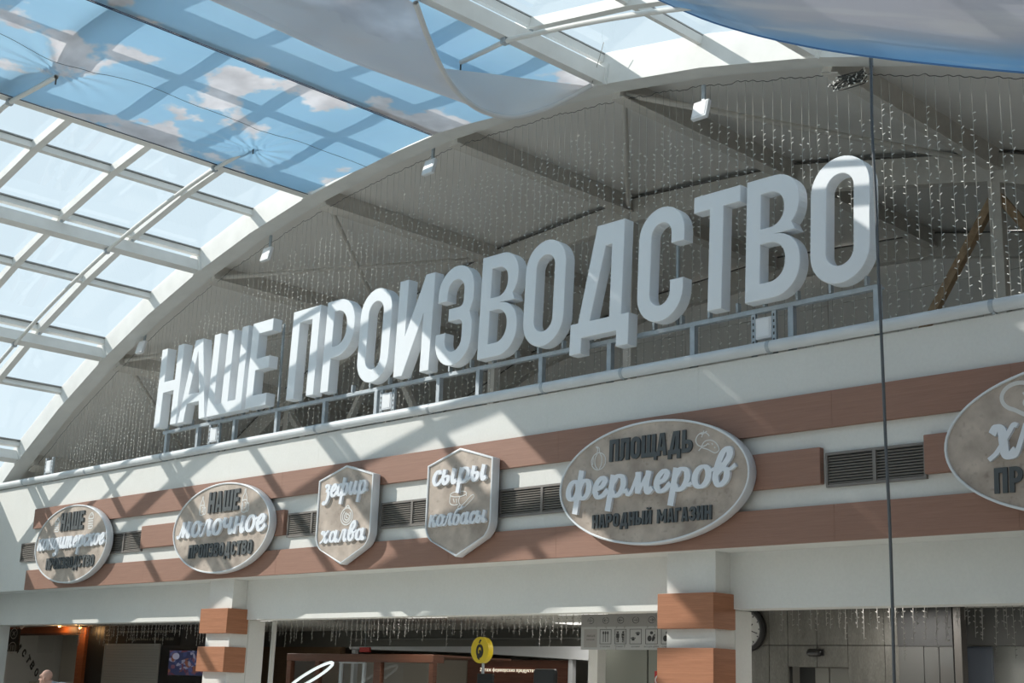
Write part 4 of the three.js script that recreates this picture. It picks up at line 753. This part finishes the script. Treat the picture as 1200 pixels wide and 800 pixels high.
      if (i === 3) for (const [a, b] of [[-28, 300], [26, 240]]) { g.beginPath(); g.ellipse(x + a, b, 18, 15, 0, 0, 6.3); g.fill(); for (let k = -1.5; k < 2; k++) { g.beginPath(); g.arc(x + a + k * 14, b - 24 + Math.abs(k) * 6, 7, 0, 6.3); g.fill(); } }
      if (i >= 4) { g.beginPath(); g.ellipse(x + 24, 282, 16, 44, 0.3, 0, 6.3); g.fill(); g.beginPath(); g.ellipse(x - 22, 290, 24, 34, 0, 0, 6.3); g.fill(); g.beginPath(); g.arc(x, 225, 18, 0, 6.3); g.fill(); }
      g.font = '24px sans-serif'; g.fillText(['', 'СТОЛОВАЯ', 'ТУАЛЕТ', 'ЗООМИР', 'ВСЁ ДЛЯ ДОМА', 'СУВЕНИРЫ'][i], x - [0, 66, 48, 50, 84, 60][i], 392); });
  }), hs);
  for (const k of [0.15, 0.85]) mesh('hanger', rod(V3(q[0] + (q[2] - q[0]) * k, q[3], -1.77), V3(q[0] + (q[2] - q[0]) * k, CEIL, -1.77), 0.006, 6), mSteel, hs);
  const wc = px(689, 761, 700, 800, -5); solo('white_pillar', rbox(wc[0], 0, -5.25, wc[2], CEIL, -5), mWall, 'narrow white pillar below the hanging sign', 'pillar');
  const gw = px(700, 757, 790, 800, -5.6); solo('partition', merge([box(gw[0], 0, -5.75, gw[0] + 1.3, gw[3] + 0.1, -5.6), box(gw[0] + 1.34, 0, -5.75, gw[2] + 0.6, gw[3] + 0.1, -5.6)]), std({ color: lin(0.22, 0.23, 0.2), roughness: 0.6 }), 'grey green partition beside the narrow white pillar', 'partition', null, 'structure');
  const st = px(767, 786, 776, 800, -3); st[1] = st[3] - 0.3; const sk = thing('red_notice', 'red and white notice at the edge of the column', 'notice', null); mesh('card', slab(st, -3.02, -3, 0.004), std({ color: lin(0.5, 0.03, 0.03), roughness: 0.6 }), sk); const mg = ribbon(arc(0, 0, 0.06, 0.07, 30, 330, 14), 0.025, 0.025, 0.003); mg.translate((st[0] + st[2]) / 2, (st[1] + st[3]) / 2, -2.999); mesh('emblem', mg, mPrint, sk);
  solo('notice_stand', rod(V3((st[0] + st[2]) / 2, 0, -3.05), V3((st[0] + st[2]) / 2, st[3], -3.05), 0.02, 8), mSteel, 'thin steel stand behind the red notice', 'stand');
}
// --- lift lobby
{
  const Z = -3.4, t = thing('wall_lobby', 'grey stone tiled wall of the lift lobby', 'wall', null, null, 'structure');
  const xs = [845, 880, 901, 923, 957, 993, 1036, 1053].map((x) => onZ(x, 740, Z).x), yj = onZ(950, 756, Z).y, yd = onZ(950, 781, Z).y, gp = 0.006;
  for (let i = 0; i < xs.length - 1; i++) { mesh('tile', box(xs[i] + gp, yj + gp, Z - 0.05, xs[i + 1] - gp, CEIL, Z), mTile, t);
    if (i !== 3 && i !== 4) for (let y = yj, k = 0; y > 0.05; y -= 0.6, k++) mesh('tile', box(xs[i] + gp, Math.max(0, y - 0.6), Z - 0.05, xs[i + 1] - gp, y - gp, Z), mTile, t); else mesh('tile', box(xs[i] + gp, yd, Z - 0.05, xs[i + 1] - gp, yj - gp, Z), mTile, t); }
  mesh('backing', merge([box(xs[0], 0, Z - 0.12, xs[3], CEIL, Z - 0.045), box(xs[5], 0, Z - 0.12, xs[7], CEIL, Z - 0.045), box(xs[3], yd, Z - 0.12, xs[5], CEIL, Z - 0.045)]), mDarkGrey, t);
  const ld = thing('lift_door', 'dull steel lift doors in the tiled wall', 'lift door', null), ms = std({ color: lin(0.3, 0.28, 0.25), roughness: 0.4, metalness: 0.4 }); const xm = onZ(972, 790, Z - 0.3).x;
  mesh('leaf', rbox(xs[3] + 0.3, 0, Z - 0.35, xm - 0.005, yd, Z - 0.3), ms, ld); mesh('leaf', rbox(xm + 0.005, 0, Z - 0.35, xs[5] + 0.2, yd, Z - 0.3), ms, ld); mesh('jamb', rbox(xs[3], 0, Z - 0.35, xs[3] + 0.3, yd, Z - 0.31), mDarkGrey, ld);
  const lp = px(948, 760, 966, 769, Z), lw = (lp[2] - lp[0]), lamp = thing('emergency_lamp', 'black pill-shaped lamp on the tiled wall above the lift', 'lamp', [(lp[0] + lp[2]) / 2, (lp[1] + lp[3]) / 2, Z]); const cg = new THREE.CapsuleGeometry(0.06, lw - 0.12, 6, 14); cg.rotateZ(Math.PI / 2); cg.translate(0, 0, 0.055); mesh('cover', cg, std({ color: lin(0.01, 0.01, 0.01), roughness: 0.15 }), lamp); mesh('back_plate', rbox(-lw / 2, -0.05, 0.001, lw / 2, 0.05, 0.02), mBlack, lamp);
  const cp = onZ(874, 737, Z + 0.1), ck = thing('wall_clock', 'round wall clock with thick black rim half behind the column', 'clock', [cp.x, cp.y, Z + 0.002]);
  const cr = 0.31, rim = new THREE.TorusGeometry(cr, 0.055, 12, 48); rim.translate(0, 0, 0.06); mesh('rim', rim, mBlack, ck); const dial = new THREE.CylinderGeometry(cr, cr, 0.05, 48); dial.rotateX(Math.PI / 2); dial.translate(0, 0, 0.026); mesh('dial', dial, std({ color: lin(0.5, 0.5, 0.48), roughness: 0.6 }), ck);
  for (let k = 0; k < 12; k++) { const a = k * Math.PI / 6, g = new THREE.BoxGeometry(0.018, 0.05, 0.004); g.translate(0, cr - 0.07, 0.054); g.rotateZ(-a); mesh('hour_mark', g, mBlack, ck); }
  mesh('hour_hand', new THREE.BoxGeometry(0.02, 0.15, 0.006).translate(0, 0.06, 0.058).rotateZ(-0.9), mBlack, ck); mesh('minute_hand', new THREE.BoxGeometry(0.014, 0.22, 0.006).translate(0, 0.1, 0.062).rotateZ(-1.9), mBlack, ck);
  // glazed lobby side
  const gx = [1053, 1083, 1101, 1118].map((x) => onZ(x, 780, Z).x), gt = onZ(1080, 757, Z).y, gl = thing('glass_partition', 'dark glass partition panels beside the tiled wall', 'partition', null);
  const mDG = new THREE.MeshPhysicalMaterial({ color: lin(0.12, 0.12, 0.115), roughness: 0.08, metalness: 0, clearcoat: 0.6, clearcoatRoughness: 0.05 });
  for (let i = 0; i < 3; i++) mesh('panel', rbox(gx[i] + 0.006, 0, Z - 0.04, gx[i + 1] - 0.006, gt, Z, 0.004), mDG, gl); mesh('header', rbox(gx[0], gt, Z - 0.06, gx[3], CEIL, Z + 0.01, 0.004), mDarkGrey, gl);
  const po = px(1118, 715, 1127, 800, Z + 0.1); mesh('post', rbox(po[0], 0, Z - 0.06, po[2], CEIL, Z + 0.1, 0.006), std({ color: lin(0.12, 0.11, 0.1), roughness: 0.5 }), gl);
  const hd = px(1127, 734, 1230, 756, Z - 0.4); solo('dark_lintel', box(hd[0], hd[1], Z - 0.6, hd[2], CEIL, Z - 0.4), std({ color: lin(0.1, 0.1, 0.095), roughness: 0.7 }), 'dark lintel over the pale doorway beside the glass partition', 'lintel', null, 'structure');
  const g2 = px(1127, 757, 1163, 800, Z - 0.5); solo('blue_glass_panel', rbox(g2[0], 0, Z - 0.56, g2[2], g2[3], Z - 0.5), std({ color: lin(0.16, 0.18, 0.22), roughness: 0.15 }), 'blue grey glass panel beside the white doorway', 'panel');
  const w2 = px(1163, 757, 1240, 800, -4.4); solo('white_booth', merge([rbox(w2[0], 2.0, -4.5, w2[2], w2[3], -4.35), rbox(w2[0] + 0.1, 0, -4.5, w2[0] + 0.6, 1.99, -4.4), rbox(w2[0] + 0.75, 0, -4.5, w2[2], 1.99, -4.4)]), mWall, 'white booth with a slanted front in the far doorway', 'booth');
}
// --- flat ceiling lamps
{
  const ml = std({ color: lin(0.9, 0.9, 0.88), emissive: lin(1, 0.98, 0.93), emissiveIntensity: 1.0 });
  for (const [x, z, w] of [[-27.6, -2.9, 'before the black shopfront'], [-21.6, -2.9, 'before the glazed kiosk'], [-17.3, -2.9, 'above the yellow round sign'], [-10.6, -2.7, 'before the lift doors'], [-6.8, -2.7, 'before the glass partition'], [-14.6, -3.4, 'behind the hanging sign'], [-42.5, -5.2, 'added to brighten the inside of the pastry shop'], [-19.5, -5.6, 'added to brighten the shopfront behind the glazed kiosk']]) {  // the last two lamps are added to brighten the dark interiors
    const t = thing('ceiling_lamp', `square white ceiling lamp ${w}`, 'lamp', [x, CEIL, z], 'ceiling lamps over the shops');
    mesh('frame', rbox(-0.62, -0.02, -0.32, 0.62, -0.001, 0.32, 0.004), mWhitePaint, t); mesh('diffuser', rbox(-0.58, -0.03, -0.28, 0.58, -0.02, 0.28, 0.004), ml, t);
    const ra = new THREE.RectAreaLight(lin(1, 0.97, 0.92), 13, 1.16, 0.56); ra.position.set(0, -0.034, 0); ra.rotation.x = -Math.PI / 2; t.add(ra);
  }
}
// --- icicle lights under the lintel
{
  for (const [x0, x1, w] of [[-33.4, -25.2, 'before the black shopfront'], [-24.1, -13.1, 'in the kiosk bay'], [-11.9, -5.2, 'in the lift lobby bay']]) {
    const t = thing('icicle_lights', `fringe of short light strands hanging under the lintel ${w}`, 'fairy lights', null, 'icicle lights under the lintel');
    for (const z of [-1.6, -2.5]) for (let x = x0; x < x1; x += 0.09 + 0.14 * rnd()) {
      const len = 0.24 + 0.46 * rnd() * rnd() + 0.14 * rnd(), parts = [new THREE.BoxGeometry(0.005, len, 0.005).rotateZ(0.08 * (rnd() - 0.5)).translate(0, -len / 2, 0)];
      for (let y = 0.05; y < len; y += 0.075) { const s = rnd() < 0.5 ? -1 : 1, g = new THREE.BoxGeometry(0.03, 0.01, 0.01); g.rotateZ(s * 0.5); g.translate(s * 0.016, -y, 0); parts.push(g); }
      mesh('strand', merge(parts), mWireDim, t).position.set(x, CEIL - 0.002, z);
    }
  }
}
// --- man standing in the hall before the pastry shop
{
  const at = EYE.clone().addScaledVector(ray(53.5, 793.5), 25.4), face = V3(-0.75, 0, 0.66).normalize(), side = V3(face.z, 0, -face.x);
  const man = thing('person', 'bald man in a grey patterned shirt standing before the pastry shop', 'person', [at.x, 0, at.z]); man.rotation.y = Math.atan2(face.x, face.z); // local +z is where he faces
  const H = at.y - 0.01; // height of the middle of the head
  const smin = (a, b, k) => { const h = Math.max(0, Math.min(1, 0.5 + 0.5 * (b - a) / k)); return b + (a - b) * h - k * h * (1 - h); };
  const cap = (p, a, b, ra, rb) => { const ab = b.clone().sub(a), t = Math.max(0, Math.min(1, p.clone().sub(a).dot(ab) / ab.lengthSq())); return p.distanceTo(a.clone().addScaledVector(ab, t)) - (ra + (rb - ra) * t); };
  function build(bones, c, half, res, k) {
    const mc = new MarchingCubes(res, mBlack, false, false, 200000), p = V3(); mc.isolation = 0;
    for (let z = 0; z < res; z++) for (let y = 0; y < res; y++) for (let x = 0; x < res; x++) {
      p.set(c.x + (x - res / 2) / (res / 2) * half, c.y + (y - res / 2) / (res / 2) * half, c.z + (z - res / 2) / (res / 2) * half);
      let d = 9; for (const [a, b, ra, rb, sc] of bones) { const q = sc ? V3(p.x * sc, p.y, p.z) : p; d = smin(d, cap(q, a, b, ra, rb), k); }
      mc.field[x + y * res + z * res * res] = -d;
    }
    mc.update(); const n = mc.count, g = new THREE.BufferGeometry(); g.setAttribute('position', new THREE.Float32BufferAttribute(mc.positionArray.slice(0, n * 3), 3)); g.setAttribute('normal', new THREE.Float32BufferAttribute(mc.normalArray.slice(0, n * 3), 3));
    g.scale(half, half, half); g.translate(c.x, c.y, c.z); return g;
  }
  const S = H - 0.13, hip = 0.84 * (H / 1.52), zs = -0.27, zh = -0.47, B = []; // he leans forward from the hips
  B.push([V3(0, S, zs + 0.06), V3(0, H - 0.06, -0.02), 0.062, 0.058]);
  B.push([V3(0, hip + 0.05, zh), V3(0, S - 0.09, zs - 0.03), 0.15, 0.165, 0.78]);
  for (const q of [-1, 1]) {
    B.push([V3(0, S - 0.05, zs), V3(q * 0.19, S - 0.06, zs), 0.08, 0.075], [V3(q * 0.2, S - 0.06, zs), V3(q * 0.25, S - 0.35, zs + 0.03), 0.064, 0.047], [V3(q * 0.25, S - 0.35, zs + 0.03), V3(q * 0.23, S - 0.55, zs + 0.2), 0.045, 0.032]);
    B.push([V3(q * 0.23, S - 0.55, zs + 0.2), V3(q * 0.225, S - 0.62, zs + 0.26), 0.034, 0.03]); for (let f = 0; f < 4; f++) B.push([V3(q * 0.225 + (f - 1.5) * 0.018, S - 0.62, zs + 0.26), V3(q * 0.225 + (f - 1.5) * 0.02, S - 0.69 - 0.01 * (f % 2), zs + 0.3), 0.01, 0.008]); B.push([V3(q * 0.21, S - 0.58, zs + 0.25), V3(q * 0.19, S - 0.64, zs + 0.31), 0.012, 0.009]);
    B.push([V3(q * 0.09, hip, zh), V3(q * 0.1, hip * 0.53, zh + 0.06), 0.092, 0.062], [V3(q * 0.1, hip * 0.53, zh + 0.06), V3(q * 0.1, 0.1, zh + 0.02), 0.06, 0.042], [V3(q * 0.1, 0.05, zh), V3(q * 0.12, 0.04, zh + 0.19), 0.042, 0.035]);
  }
  const bodyG = build(B, V3(0, 0.86, -0.3), 0.95, 110, 0.035);
  const head = build([[V3(0, H + 0.045, -0.02), V3(0, H + 0.03, -0.015), 0.092, 0.09, 1.12], [V3(0, H - 0.05, 0.03), V3(0, H - 0.09, 0.05), 0.062, 0.045], [V3(0, H + 0.0, 0.075), V3(0, H - 0.03, 0.1), 0.014, 0.018], [V3(0, H + 0.035, 0.068), V3(0, H + 0.03, 0.072), 0.03, 0.03, 0.5], [V3(0.083, H - 0.005, -0.01), V3(0.088, H - 0.04, -0.005), 0.016, 0.012], [V3(-0.083, H - 0.005, -0.01), V3(-0.088, H - 0.04, -0.005), 0.016, 0.012], [V3(0, H - 0.06, -0.03), V3(0, H - 0.1, -0.11), 0.058, 0.06]], V3(0, H - 0.01, 0), 0.19, 64, 0.016);
  const shirt = lin(0.34, 0.35, 0.37), skin = lin(0.5, 0.29, 0.22), dark = lin(0.05, 0.055, 0.07);
  const bg = merge([bodyG, head]), pp = bg.attributes.position, col = new Float32Array(pp.count * 3);
  for (let i = 0; i < pp.count; i++) { const y = pp.getY(i), x = pp.getX(i), z = pp.getZ(i); let c = z > zs + 0.13 && y > S - 0.1 || (Math.abs(x) > 0.17 && y < S - 0.4 && y > hip - 0.25 && z > zs + 0.05) ? skin : y > hip - 0.04 ? shirt : dark; if (c === shirt && Math.sin(x * 60) * Math.sin(y * 50 + z * 40) > 0.55) c = lin(0.16, 0.17, 0.2); if (y > H - 0.001 - 0.01 && y < H + 0.014 && z > 0.06 && Math.abs(Math.abs(x) - 0.034) < 0.012) c = lin(0.08, 0.06, 0.05); if (Math.abs(y - (H - 0.07)) < 0.005 && z > 0.07 && Math.abs(x) < 0.024) c = lin(0.32, 0.13, 0.12); col.set([c.r, c.g, c.b], i * 3); }
  bg.setAttribute('color', new THREE.BufferAttribute(col, 3)); mesh('body', bg, std({ vertexColors: true, roughness: 0.7 }), man);
}
renderer.render(scene, camera);
